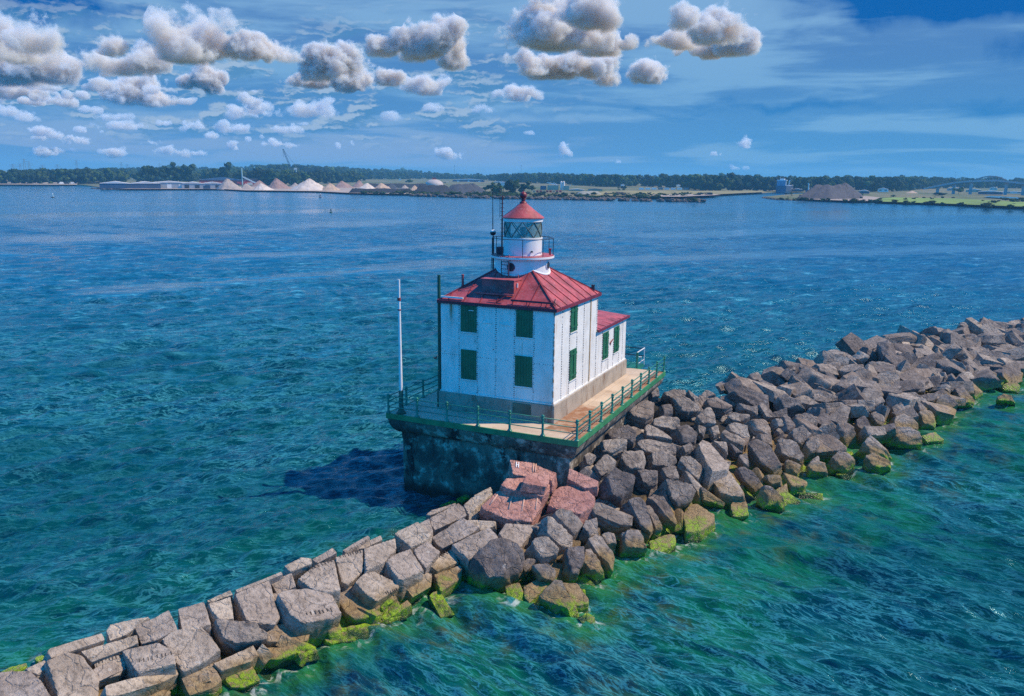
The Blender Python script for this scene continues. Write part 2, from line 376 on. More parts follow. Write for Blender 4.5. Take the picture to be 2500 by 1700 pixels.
# ---------------------------------------------------------------- railing
rail = thing('railing', 'green pipe railing with cast posts round the edge of the pier deck', 'railing', (-AX/2, BY/2, D))
def post(x, y):
    MB().lathe((x, y, D), [(.13, .013), (.13, .05), (.085, .09), (.075, .13), (.062, .16), (.055, .84), (.085, .86), (.085, .93), (.06, .95), (.082, .98), (.082, 1.03), (.05, 1.075), (.01, 1.085)], 12).build('post', M_RAIL, rail, smooth=False, angle=40)
def rails(a, b):
    for z in (.36, .66, .93): MB().tube([(a[0], a[1], D+z), (b[0], b[1], D+z)], .026, 8).build('rail', M_RAIL, rail, smooth=True)
i_ = .10
fx = [-i_-(AX-2*i_)*k/6 for k in range(7)]; ry = [i_+(BY-2*i_)*k/9 for k in range(10)]
for x in fx: post(x, i_)
for y in ry[1:]: post(-i_, y)
for y in ry[1:]: post(-AX+i_, y)
rails((-i_, i_), (-AX+i_, i_)); rails((-i_, i_), (-i_, BY-i_)); rails((-AX+i_, i_), (-AX+i_, BY-i_))
# landing behind the annex
land = thing('landing_stage', 'steel landing stage with pipe handrails behind the annex at the far end of the pier', 'landing stage', (-2.8, 17.4, D))
pl = MB()
for k in range(12): pl.box(-4.0, -2.0, BY+.02+k*.16, BY+.12+k*.16, D-.10, D-.04)
pl.bar((-4, BY+.02, D-.16), (-4, 18.3, D-.16), .08, .12).bar((-2, BY+.02, D-.16), (-2, 18.3, D-.16), .08, .12)
pl.build('platform', M_RAIL, land)
hp = MB(); hp.tube([(-2, 16.55, D-.1), (-2, 16.55, D+1.05)], .085, 10); hp.build('post', M_RAIL, land)
MB().tube([(-2, 16.5, D+1.05), (-2, 18.2, D+1.05), (-2, 18.2, D-.1)], .035, 8).build('handrail', M_WHITE, land)
MB().tube([(-2, 18.2, D+1.0), (-4.2, 18.2, D+1.0)], .03, 8).tube([(-2, 18.2, D+.5), (-4.2, 18.2, D+.5)], .03, 8).tube([(-4.2, 18.2, D+1.0), (-4.2, 18.2, D-.1)], .03, 8).build('handrail', M_BLACK, land)
MB().tube([(-2.0, 16.6, D+.75), (-1.8, 16.8, D+.72), (-1.85, 17.0, D+.4), (-2.0, 17.0, D+.1)], .02, 6).tube([(-2, 16.6, D+.25), (-2, 18.2, D+.25)], .02, 6).build('hose', M_WHITE, land)

# ---------------------------------------------------------------- flagpole
fp = thing('flagpole', 'bare white flagpole with a rusty joint at the front corner of the pier deck', 'flagpole', (-10.14, .34, D))
MB().lathe((-10.14, .34, D), [(.26, .012), (.26, .08), (.17, .16), (.14, .30), (.125, .32), (.115, 1.25), (.10, 1.28)], 14).build('base', M_DGREEN, fp, angle=40)
MB().tube([(-10.14, .34, D+1.26), (-10.15, .34, D+6.1)], [.10, .065], 12).tube([(-10.15, .34, D+6.2), (-10.15, .34, D+7.16)], [.062, .062], 12).build('pole', M_WHITE, fp, smooth=False, angle=40)
MB().tube([(-10.15, .34, D+5.55), (-10.15, .34, D+5.62)], [.088, .088], 10).tube([(-10.15, .34, D+6.06), (-10.15, .34, D+6.22)], [.095, .095], 10).build('collar', M_RUSTM, fp)

# ---------------------------------------------------------------- lighthouse
LH = thing('lighthouse', 'white plated lighthouse with red hipped roof, round lantern and green shutters', 'lighthouse', (-5.5, 5.6, D))
MB().box(HX0-.13, HX1+.10, HY0-.10, AY1+.12, D-.02, D+.95).build('plinth', M_PLINTH, LH, bevel=.03)
MB().box(-4.47, -3.43, HY0-.135, HY0-.07, D+.26, D+.86).build('hatch', paint('faded_green', (.09, .125, .09), .3, .7), LH, bevel=.01)
MB().box(HX0, HX1, HY0, HY1, D+.95, D+5.9).build('wall', M_WALL, LH)
MB().box(HX0-.05, HX1+.05, HY0-.05, HY0, D+.96, D+1.04).box(HX1, HX1+.05, HY0, AY1, D+.96, D+1.04).build('base_flange', M_WALL, LH)
AX0 = -7.6
MB().box(AX0, HX1-.004, HY1, AY1, D+.95, D+3.80).build('annex_wall', M_WALL, LH)
# riveted plate seams
def seam_front(xs, z0, z1, y):
    m = MB(); w = MB()
    for x in xs:
        w.box(x-.035, x+.035, y-.008, y, z0, z1)
        for sx in (-.022, .022):
            for z in np.arange(z0+.06, z1, .105):
                if random.random() < .8: h = random.uniform(.009, .018); m.box(x+sx-h, x+sx+h, y-.016, y-.008, z-h*1.4, z+h*1.4)
    for z in (D+3.05,):
        for x in np.arange(HX0+.1, HX1, .12):
            if random.random() < .8: m.box(x-.014, x+.014, y-.012, y, z-.016, z+.016)
    return w, m
def seam_side(ys, z0, z1, x):
    m = MB(); w = MB()
    for y in ys:
        w.box(x, x+.008, y-.035, y+.035, z0, z1)
        for z in np.arange(z0+.05, z1, .13):
            if random.random() < .9: h = random.uniform(.018, .028); m.box(x+.008, x+.02, y-h, y+h, z-h*1.5, z+h*1.5)
    return w, m
def build_seam(w, m):
    nf = len(w.f); w.raw(m.v, m.f); o = w.build('plate_seam', M_WALL, LH); o.data.materials.append(M_RIVET)
    for p in o.data.polygons:
        if p.index >= nf: p.material_index = 1
build_seam(*seam_front([-7.69, -6.60, -5.52, -4.45, -3.36], D+1.05, D+5.84, HY0))
build_seam(*seam_side([3.34, 4.42, 5.54, 6.59, 7.68, 8.74], D+1.05, D+5.84, HX1))
build_seam(*seam_side([9.85, 11.06, 11.98, 13.12, 13.85], D+1.05, D+3.70, HX1-.004))
MB().box(HX1, HX1+.035, 7.60, 7.70, D+1.05, D+5.84).build('downpipe', paint('rusty_pipe', (.45, .30, .16), .3, .6, .6, (.25, .11, .03)), LH)
for (a, b_, z0, z1) in ((-6.28, -5.79, 4.97, 5.77), (-5.23, -4.71, 4.94, 5.79)):
    MB().box(a, a+.05, HY0-.03, HY0, D+z0, D+z1).box(b_-.05, b_, HY0-.03, HY0, D+z0, D+z1).box(a+.05, b_-.05, HY0-.03, HY0, D+z0, D+z0+.06).box(a-.04, b_+.04, HY0-.05, HY0, D+z0-.05, D+z0-.002).build('blind_panel', M_WALL, LH)
def shutter_front(x0, x1, z0, z1):
    f = MB(); f.box(x0, x1, HY0-.035, HY0, D+z0, D+z1)
    n = 6
    for k in range(n): f.box(x0+(x1-x0)*k/n+.006, x0+(x1-x0)*(k+1)/n-.006, HY0-.052, HY0-.035, D+z0+.01, D+z1-.01)
    s = f.build('shutter', M_GREEN, LH)
    MB().box(x0-.03, x1+.03, HY0-.07, HY0, D+z0-.06, D+z0-.003).build('sill', M_WALL, s)
    return s
s1 = shutter_front(-7.58, -6.65, 4.36, 5.80)
MB().box(-7.10, -6.80, HY0-.058, HY0-.052, D+5.50, D+5.535).build('plate', M_WHITE, s1)
for q in ((-4.36, -3.44, 4.37, 5.80), (-7.57, -6.66, 1.79, 3.39), (-4.39, -3.43, 1.77, 3.37)): shutter_front(*q)
def shutter_side(y0, y1, z0, z1, x):
    f = MB(); ym = (y0+y1)/2
    for (a, b_) in ((y0, ym-.01), (ym+.01, y1)):
        f.box(x, x+.035, a, b_, D+z0, D+z1)
        for k in range(3): f.box(x+.035, x+.045, a+(b_-a)*k/3+.005, a+(b_-a)*(k+1)/3-.005, D+z0, D+z1)
    s = f.build('shutter', M_GREEN, LH)
    g = MB()
    for z in (z0+.22, z1-.30): g.box(x+.045, x+.075, y0+.02, ym-.03, D+z, D+z+.11).box(x+.045, x+.075, ym+.03, y1-.02, D+z, D+z+.11)
    g.box(x+.045, x+.085, ym-.02, ym+.02, D+z0+.05, D+z1-.05)
    g.build('batten', M_GREEN, s)
    MB().box(x, x+.06, y0-.05, y1+.05, D+z0-.06, D+z0-.003).build('sill', M_WALL, s)
shutter_side(4.50, 5.47, 4.38, 5.76, HX1); shutter_side(4.50, 5.47, 1.74, 3.40, HX1)
shutter_side(9.96, 10.95, 1.80, 3.42, HX1-.004); shutter_side(12.08, 13.04, 1.82, 3.43, HX1-.004)
MB().bar((HX1+.05, 11.25, D+2.62), (HX1+.10, 11.62, D+2.80), .05).bar((HX1+.0, 11.4, D+2.45), (HX1+.06, 11.4, D+2.7), .05).build('bracket', M_RUSTM, LH)
# main roof
OV = .13; EZ = D+5.93; AZ = D+8.24; ACX, ACY = (HX0+HX1)/2, (HY0+HY1)/2
ex0, ex1, ey0, ey1 = HX0-OV, HX1+OV, HY0-OV, HY1+OV
roof = MB().raw([(ex0,ey0,EZ),(ex1,ey0,EZ),(ex1,ey1,EZ),(ex0,ey1,EZ),(ACX,ACY,AZ)], [(0,1,4),(1,2,4),(2,3,4),(3,0,4),(0,3,2,1)]).build('roof', M_RED, LH)
MB().box(ex0-.03, ex1+.03, ey0-.03, ey0+.05, EZ-.13, EZ+.035).box(ex0-.03, ex1+.03, ey1-.05, ey1+.03, EZ-.13, EZ+.035).box(ex0-.03, ex0+.05, ey0+.05, ey1-.05, EZ-.13, EZ+.035).box(ex1-.05, ex1+.03, ey0+.05, ey1-.05, EZ-.13, EZ+.035).build('gutter', M_REDD, roof)
rb = MB(); half = (ex1-ex0)/2; sl_ = (AZ-EZ)/half
def roofz(x, y): return AZ - sl_*max(abs(x-ACX), abs(y-ACY))
for k in range(-3, 4):
    o = k*.93; t = half-abs(o)-.05
    for (dx, dy) in ((0,-1),(1,0),(0,1),(-1,0)):
        px, py = -dy, dx
        a = (ACX+px*o+dx*half, ACY+py*o+dy*half, EZ+.012); c_ = (ACX+px*o+dx*(half-t), ACY+py*o+dy*(half-t), EZ+sl_*t+.012)
        rb.bar(a, c_, .035, .05)
for (x, y) in ((ex0,ey0),(ex1,ey0),(ex1,ey1),(ex0,ey1)): rb.bar((x, y, EZ+.02), (ACX, ACY, AZ+.02), .09, .06)
rb.build('standing_seams', paint('seam_red', (.25, .03, .045), .3, .5, .4, (.14, .05, .03)), roof)
# dormer box over the front slope
MB().box(-6.68, -4.82, 2.96, 4.35, D+6.15, D+7.10).build('dormer', M_REDD if False else M_RED, LH)
MB().box(-6.73, -4.78, 2.90, 4.25, D+7.10, D+7.16).build('dormer_cap', M_RED, LH)
MB().box(-4.80, -4.74, 3.25, 3.31, D+6.75, D+6.98).build('bracket', M_WHITE, LH)
MB().bar((-6.95, 2.72, D+6.42), (-4.75, 2.72, D+6.42), .12, .07).build('snow_guard', M_RED, LH)
g = MB().bar((-4.70, 2.32, D+6.22), (-2.36, 2.32, D+6.22), .05, .10)
for x in (-4.6, -3.8, -3.0, -2.45): g.bar((x, 2.32, D+6.0), (x, 2.32, D+6.2), .03)
g.build('snow_guard', M_REDD, LH)
g = MB().bar((-8.78, 2.30, D+6.13), (-7.45, 2.30, D+6.13), .07, .09); g.build('snow_guard', M_WHITE, LH)
g = MB().bar((-2.37, 2.35, D+6.10), (-2.33, 2.55, D+6.42), .03).bar((-2.2, 2.3, D+6.0), (-2.35, 2.5, D+6.3), .03); g.build('bracket', M_BLACK, LH)
MB().bar((-6.0, 2.35, D+6.12), (-5.1, 2.35, D+6.20), .03).bar((-5.5, 2.3, D+6.05), (-5.15, 2.62, D+6.38), .03).build('bracket', M_REDD, LH)
MB().lathe((-7.95, 3.2, D), [(.085, 6.45), (.085, 6.66), (.065, 6.67), (.065, 7.20), (.075, 7.2), (.075, 7.26), (.04, 7.27)], 12).build('vent_pipe', M_RED, LH, angle=40)
MB().lathe((-2.45, 8.55, D), [(.10, 6.1), (.10, 6.40), (.12, 6.4), (.12, 6.45)], 10).build('vent_pipe', M_BLACK, LH)
MB().lathe((-8.955, 2.40, D), [(.15, .0), (.15, .9), (.09, .95), (.085, 7.2), (.085, 7.26)], 12).build('standpipe', M_DGREEN, LH, angle=40)
# annex roof, low pitch, seams running across
AZ0, AZR = D+3.80, D+4.42; amx = (AX0+HX1)/2
ar = MB()
ar.raw([(AX0-.15,HY1,AZ0),(amx,HY1,AZR),(HX1+.15,HY1,AZ0),(AX0-.15,AY1+.15,AZ0),(amx,AY1+.15,AZR-.35),(HX1+.15,AY1+.15,AZ0)], [(0,1,4,3),(1,2,5,4),(3,4,5),(0,3,5,2)])
aro = ar.build('annex_roof', M_RED, LH)
g = MB().box(HX1+.10, HX1+.18, HY1-.12, AY1+.18, AZ0-.11, AZ0+.03).box(AX0-.15, HX1+.10, AY1+.10, AY1+.18, AZ0-.11, AZ0+.03)
for k in range(6):
    y = HY1+.35+k*.95; zr = AZR-.35*(y-HY1)/(AY1-HY1); g.bar((HX1+.12, y, AZ0+.015), (amx, y, zr+.015), .03, .04)
g.build('gutter', M_REDD, aro)
# drum under the gallery
TX, TY = -5.52, 5.57
MB().lathe((TX, TY, D), [(1.48, 6.5), (1.48, 8.07)], 64).build('drum', M_WHITE, LH, angle=30)
pts = []
for k in range(73):
    a = 2*PI*k/72; x, y = TX+1.50*math.cos(a), TY+1.50*math.sin(a); pts.append((x, y, roofz(x, y)+.03))
MB().tube(pts, .05, 6, False).build('flashing', M_WHITE, LH, smooth=True)
def porthole(ang, z=7.68, flange=M_WHITE):
    d = np.array([math.cos(ang), math.sin(ang), 0]); c0 = np.array([TX, TY, D+z])
    rr = []
    side = np.array([-d[1], d[0], 0])
    def ring(r, off): return [c0+d*off+side*r*math.cos(2*PI*k/20)+np.array([0, 0, 1])*r*math.sin(2*PI*k/20) for k in range(20)]
    MB().loft([ring(.225, 1.42), ring(.225, 1.51), ring(.20, 1.525), ring(.19, 1.525)]).build('porthole', flange, LH, angle=30)
    MB().loft([ring(.185, 1.46), ring(.185, 1.535)]).build('port_glass', M_BLACK, LH)
porthole(-PI/2, 7.70, M_REDD); porthole(0, 7.75); porthole(PI/2); porthole(PI)
# gallery
MB().lathe((TX, TY, D), [(1.49, 8.06), (1.68, 8.09), (1.73, 8.12), (1.73, 8.215), (1.70, 8.225)], 64).build('gallery', M_WHITE, LH, angle=30)
MB().lathe((TX, TY, D), [(1.71, 8.20), (1.71, 8.245), (.9, 8.25)], 64).build('gallery_floor', M_RED, LH)
gr = MB()
ring = []
for k in range(9):
    a = 2*PI*(k+.35)/9; p = (TX+1.68*math.cos(a), TY+1.68*math.sin(a)); gr.tube([(p[0], p[1], D+8.24), (p[0], p[1], D+9.16)], .020, 6); ring.append((p[0], p[1], D+9.16))
gr.tube(ring+[ring[0]], .018, 6)
gr.build('gallery_rail', M_BLACK, LH)
MB().lathe((-4.12, 6.1, D), [(.05, 8.24), (.05, 8.52), (.085, 8.54), (.085, 8.60), (.04, 8.61)], 12).build('vent_pipe', M_REDD, LH)
# lantern
lan = MB().lathe((TX, TY, D), [(1.06, 8.24), (1.06, 8.30), (1.045, 8.31), (1.045, 9.10), (1.075, 9.12), (1.075, 9.20), (1.0, 9.21)], 64).build('lantern_base', M_WHITE, LH, angle=30)
MB().box(TX+.80, TX+.90, TY-.74, TY-.66, D+8.45, D+8.53).build('bracket', M_BLACK, lan)
MB().lathe((TX, TY, D), [(1.01, 9.20), (1.01, 10.05)], 48, False).build('lantern_glass', M_GLASS, LH, smooth=True)
ast = MB(); nD = 10
for k in range(nD):
    for sgn in (1, -1):
        for j in range(6):
            a0 = 2*PI*(k+.15+sgn*j/6)/nD; a1 = 2*PI*(k+.15+sgn*(j+1)/6)/nD
            z0, z1 = 9.21+.83*j/6, 9.21+.83*(j+1)/6
            ast.tube([(TX+1.025*math.cos(a0), TY+1.025*math.sin(a0), D+z0), (TX+1.025*math.cos(a1), TY+1.025*math.sin(a1), D+z1)], .022, 6)
ast.build('astragals', paint('grey_bars', (.10, .14, .13), .2, .4), LH)
MB().lathe((TX, TY, D), [(1.04, 10.03), (1.075, 10.05), (1.075, 10.24), (1.03, 10.25)], 64).build('lantern_band', M_WHITE, LH, angle=30)
MB().lathe((TX, TY, D), [(.5, 9.2), (.42, 9.22), (.30, 9.30), (.30, 9.34), (.12, 9.36), (.12, 9.50), (.17, 9.52), (.17, 9.70), (.06, 9.74)], 20).build('lamp', M_BLACK, LH)
MB().lathe((TX, TY, D), [(.98, 9.19), (.98, 9.205)], 32).build('lantern_floor', M_WHITE, LH)
rp = MB(); rg = []
for zz_ in (9.22, 10.02): rg.append([(TX+.98*math.cos(a), TY+.98*math.sin(a), D+zz_) for a in np.linspace(-.95, -.35, 8)])
rp.raw(rg[0]+rg[1]+[(TX+.95*math.cos(a), TY+.95*math.sin(a), D+zz_) for zz_ in (9.22, 10.02) for a in np.linspace(-.95, -.35, 8)],
       [(k, k+1, 8+k+1, 8+k) for k in range(7)]+[(16+k, 24+k, 24+k+1, 16+k+1) for k in range(7)]); rp.build('blanking_panel', paint('pale_panel', (.55, .52, .46), .05, .5), LH)
lr = MB().lathe((TX, TY, D), [(1.06, 10.235), (1.145, 10.225), (1.145, 10.265), (.62, 10.66), (.19, 11.01), (.15, 11.03)], 48).build('lantern_roof', M_RED, LH, angle=25)
MB().lathe((TX, TY, D), [(.17, 11.0), (.20, 11.03), (.18, 11.08), (.11, 11.12), (.10, 11.17), (.13, 11.20), (.13, 11.23), (.10, 11.25)]+[(.19*math.sin(t), 11.43-.19*math.cos(t)) for t in np.linspace(.55, PI-.1, 12)]+[(.02, 11.63), (.012, 11.72)], 20).build('finial', M_REDD, lr, angle=40)
# ladder against the drum
ld = MB(); yL = TY-1.62
for x in (-6.02, -5.62): ld.bar((x, yL, D+7.20), (x, yL, D+8.02), .035)
for z in (7.38, 7.60, 7.82, 7.98): ld.bar((-6.02, yL, D+z), (-5.62, yL, D+z), .03)
ld.build('ladder', M_BLACK, LH)
MB().bar((-5.56, yL-.05, D+7.10), (-5.56, yL-.05, D+8.34), .045).bar((-5.02, yL-.02, D+7.16), (-5.02, yL-.02, D+7.36), .04).bar((-6.1, yL, D+8.2), (-5.56, yL, D+8.34), .03).build('grab_rail', paint('pink_primer', (.42, .13, .13), .2, .5), LH)
# aerials on the gallery
a1 = MB().tube([(-7.27, 5.5, D+7.0), (-7.27, 5.5, D+9.2)], .05, 8).tube([(-7.30, 5.5, D+9.5), (-7.32, 5.5, D+11.85)], [.03, .014], 6).tube([(-7.33, 5.45, D+8.2), (-7.36, 5.4, D+7.1), (-7.1, 5.3, D+6.9)], .02, 6)
ae = a1.build('aerial', M_BLACK, LH)
MB().sphere((-7.29, 5.5, D+9.36), .165, 16, 10, .9).build('radome', M_BLACK, ae, smooth=True)
MB().lathe((-7.29, 5.5, D+9.36), [(.15, .05), (.155, .09), (.11, .15), (.03, .175)], 16).build('radome_cap', M_WHITE, ae, smooth=True)
a2 = MB().tube([(-6.77, 5.57, D+8.24), (-6.77, 5.57, D+11.4)], [.05, .035], 8)
for z in np.arange(9.2, 11.3, .22): a2.bar((-6.90, 5.57, D+z), (-6.64, 5.57, D+z), .022)
a2.tube([(-6.88, 5.5, D+10.2), (-6.88, 5.5, D+11.9)], .014, 6)
ae2 = a2.build('aerial', paint('mast_maroon', (.11, .02, .03), .2, .5), LH)
MB().box(-6.98, -6.60, 5.35, 5.7, D+8.25, D+8.62).build('equipment_box', M_REDD, ae2)
# ================================================================== breakwater
STATIONS = [((-260,1745,2.0),(60,1960)),((0,1645,2.0),(380,1760)),((256,1545,2.0),(640,1645)),((565,1442,2.0),(800,1575)),((817,1337,2.0),(1003,1482)),
 ((1048,1248,2.0),(1180,1440)),((1199,1190,2.1),(1420,1490)),((1290,1130,2.4),(1500,1400)),((1400,1100,3.0),(1650,1310)),((1480,1010,3.2),(1753,1262)),
 ((1600,950,3.0),(1918,1236)),((1720,955,2.3),(2030,1190)),((1856,932,2.3),(2180,1147)),((1975,904,2.3),(2256,1095)),((2067,874,2.3),(2330,1020)),
 ((2200,837,2.3),(2410,950)),((2340,809,2.3),(2490,940)),((2500,785,2.3),(2640,890)),((2700,759,2.3),(2900,840))]
RID = np.array([un(a[0], a[1], a[2]) for a, b in STATIONS]); TOE = np.array([un(b[0], b[1], 0.0) for a, b in STATIONS])
def ruled(u, s):
    i = int(min(max(math.floor(u), 0), len(RID)-2)); f = u-i
    R = RID[i]*(1-f)+RID[i+1]*f; T = TOE[i]*(1-f)+TOE[i+1]*f
    p = R*(1-s)+T*s
    if s < 0: p[2] = R[2]+s*R[2]*4.5
    elif s > 1: p[2] = -(s-1)*1.6
    else: p[2] = R[2]*(1-s)**.92
    return p
US = np.linspace(0, len(RID)-1, 160); SS = np.concatenate([np.linspace(-.4, 0, 6), np.linspace(0, 1, 20)[1:], np.linspace(1, 2.2, 8)[1:]])
BEDV = np.array([[ruled(u, s) for s in SS] for u in US]); nu, ns = BEDV.shape[:2]
BEDF = np.array([(i*ns+j, (i+1)*ns+j, (i+1)*ns+j+1, i*ns+j+1) for i in range(nu-1) for j in range(ns-1)])
BVH = BVHTree.FromPolygons([tuple(p) for p in BEDV.reshape(-1, 3)], [tuple(f) for f in BEDF])
def m_rock(lo, hi, dropping=.0, moss=True, spread=.35):
    def f(N, b):
        P = geo(N); oi = N.add('ShaderNodeObjectInfo').outputs['Random']; s = N.sep(P)
        Pj = N.vm('ADD', P, N.comb(N.math('MULTIPLY', oi, 37.0), N.math('MULTIPLY', oi, 91.0), 0))
        n = N.noise(Pj, 1.1, 7, .65); n2 = N.noise(Pj, 5.5, 6, .68); n3 = N.noise(Pj, 24, 4, .65)
        c = N.mix(N.ramp(n, .32, .68), lo, hi)
        c = N.mix(N.math('MULTIPLY', N.ramp(n2, .46, .66), .72), c, tuple(x*.42 for x in lo))
        c = N.mix(N.math('MULTIPLY', N.ramp(n3, .55, .75), .5), c, tuple(min(1, x*1.35) for x in hi))
        v = N.math('ADD', 1-spread*.5, N.math('MULTIPLY', oi, spread))
        c = N.vm('MULTIPLY', c, N.comb(v, v, N.math('ADD', v, N.math('MULTIPLY', N.math('SUBTRACT', .5, oi), .10))))
        if spread > .5:
            c = N.mix(N.math('MULTIPLY', N.ramp(N.math('FRACT', N.math('MULTIPLY', oi, 7.31)), .70, .98), .5), c, N.mix(N.ramp(n, .3, .7), (.20, .14, .105), (.38, .29, .225)))
        if dropping:
            c = N.mix(N.math('MULTIPLY', N.ramp(N.noise(Pj, 3.4, 4, .5), .68, .73), dropping), c, (.60, .58, .55))
        cr = N.voro(N.vm('ADD', Pj, N.vm('MULTIPLY', N.noise(Pj, 2.0, 4, out=1), (.6, .6, .6))), .9, 'DISTANCE_TO_EDGE')
        if moss:
            wz = N.math('ADD', s[2], N.math('MULTIPLY', N.math('SUBTRACT', N.noise(P, .9, 6, .62), .5), 1.5))
            c = N.mix(N.math('MULTIPLY', N.ramp(wz, 1.05, .55), .85), c, N.mix(N.ramp(n2, .35, .65), (.36, .25, .10), (.20, .13, .055)))
            c = N.mix(N.math('MULTIPLY', N.ramp(wz, .40, .14), N.ramp(n2, .36, .54, .15, 1)), c, N.mix(N.ramp(N.math('ADD', N.math('MULTIPLY', n2, .6), N.math('MULTIPLY', n3, .4)), .38, .62), (.032, .13, .006), (.34, .50, .02)))
            c = N.mix(N.ramp(wz, -.02, -.25), c, (.015, .05, .015))
        N.l.new(c, b.inputs['Base Color'])
        N.set(b.inputs['Roughness'], N.ramp(s[2], .05, .55, .28, .86))
        h = N.math('ADD', N.math('MULTIPLY', n2, 1.0), N.math('MULTIPLY', n3, .45))
        h = N.math('ADD', h, N.math('MULTIPLY', N.ramp(cr, 0, .035), .35))
        bump(N, b, h, .13)
    return f
M_BLOCK = mat('quarried_limestone', m_rock((.34, .28, .23), (.54, .46, .39), .55))
M_ROCK = mat('dark_rock', m_rock((.17, .142, .128), (.38, .325, .285), .40, spread=.8))
M_REDST = mat('red_sandstone', m_rock((.42, .195, .165), (.60, .33, .28), .10, moss=False, spread=.2))
M_CORE = mat('rubble_core', m_rock((.012, .011, .010), (.03, .026, .022), 0))  # near-black colour stands in for deep shade in the gaps between stones
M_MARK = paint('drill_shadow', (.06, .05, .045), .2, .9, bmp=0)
M_GROOVE = paint('pale_drill_groove', (.58, .36, .28), .1, .8, bmp=0)
M_WPAINT = paint('white_letter_paint', (.78, .78, .80), .05, .6, bmp=0)
core = BEDV.copy(); nz = fbm(core*np.array([.55, .55, .55]), 4)
core[..., 2] += nz*1.1-.75
tag(mesh_np('rubble_bed', core.reshape(-1, 3), BEDF, M_CORE, False), kind='structure')

_cube = {}
def cube_grid(n):
    if n in _cube: return _cube[n]
    idx = {}; V = []; Fs = []
    def vid(p):
        if p not in idx: idx[p] = len(V); V.append(p)
        return idx[p]
    for ax in range(3):
        for sg in (0, n):
            for i in range(n):
                for j in range(n):
                    q = []
                    for (a, b_) in ((i, j), (i+1, j), (i+1, j+1), (i, j+1)):
                        p = [0, 0, 0]; p[ax] = sg; p[(ax+1) % 3] = a; p[(ax+2) % 3] = b_; q.append(vid(tuple(p)))
                    Fs.append(tuple(q) if sg else tuple(q[::-1]))
    X = np.array(V, float)/n*2-1; X = np.tan(X*.72)/math.tan(.72)
    _cube[n] = (X, np.array(Fs)); return _cube[n]
def rock_mesh(name, c, ax, dims, planes, p, n, amp, seed, mat_, rough=0.0):
    X, Fs = cube_grid(n); rs = np.random.RandomState(seed)
    Dv = (X*np.array(dims))@np.array(ax); Dv /= np.linalg.norm(Dv, axis=1)[:, None]
    acc = np.zeros(len(Dv))
    for nrm, d in planes:
        q = np.maximum(Dv@nrm, 0)/max(d, .05); acc += q**p
    r = acc**(-1.0/p); P = Dv*r[:, None]
    off = rs.rand(3)*50; sz = float(np.mean(dims))
    a = fbm((P/sz)*1.1+off, 3)*.24*amp*sz+fbm(P*2.2+off, 4)*.16*amp
    if rough:
        t = (P@np.array(ax[int(rs.randint(3))]))*rs.uniform(1.6, 3.0)+fbm(P*.8+off, 3)*2.4
        a = a-rough*.16*np.abs((t % 1.0)-.5)*sz**.5-rough*.10*np.maximum(0, fbm(P*1.6+off+9, 3))
    P = P+Dv*a[:, None]+np.array(c)
    return P, Fs
STONES = []
def make_stone(name, label, cat, group, c, ax, dims, planes, p, n, amp, seed, mat_, rough=0.0):
    P, Fs = rock_mesh(name, c, ax, dims, planes, p, n, amp, seed, mat_, rough)
    o = mesh_np(name, P-np.array(c), Fs, mat_, True); o.location = tuple(c)
    o.data.set_sharp_from_angle(angle=math.radians(38))
    tag(o, label, cat, group); STONES.append((np.array(c), float(np.mean(dims)))); return o
def cw(poly):
    q = np.array(poly); a = np.sum(q[:, 0]*np.roll(q[:, 1], -1)-np.roll(q[:, 0], -1)*q[:, 1]); return poly if a > 0 else poly[::-1]
def hull2(pts):
    pts = sorted(set(map(tuple, pts)))
    def half(it):
        h = []
        for q in it:
            while len(h) >= 2 and (h[-1][0]-h[-2][0])*(q[1]-h[-2][1])-(h[-1][1]-h[-2][1])*(q[0]-h[-2][0]) <= 0: h.pop()
            h.append(q)
        return h
    a = half(pts); b_ = half(pts[::-1]); return a[:-1]+b_[:-1]
TF = {'A': (0, 1200, 2.582), 'B': (700, 1100, 2.905), 'C': (1400, 900, 3.511), 'D': (1900, 760, 3.5917)}
UPV = np.array([0, 0, 1.0])
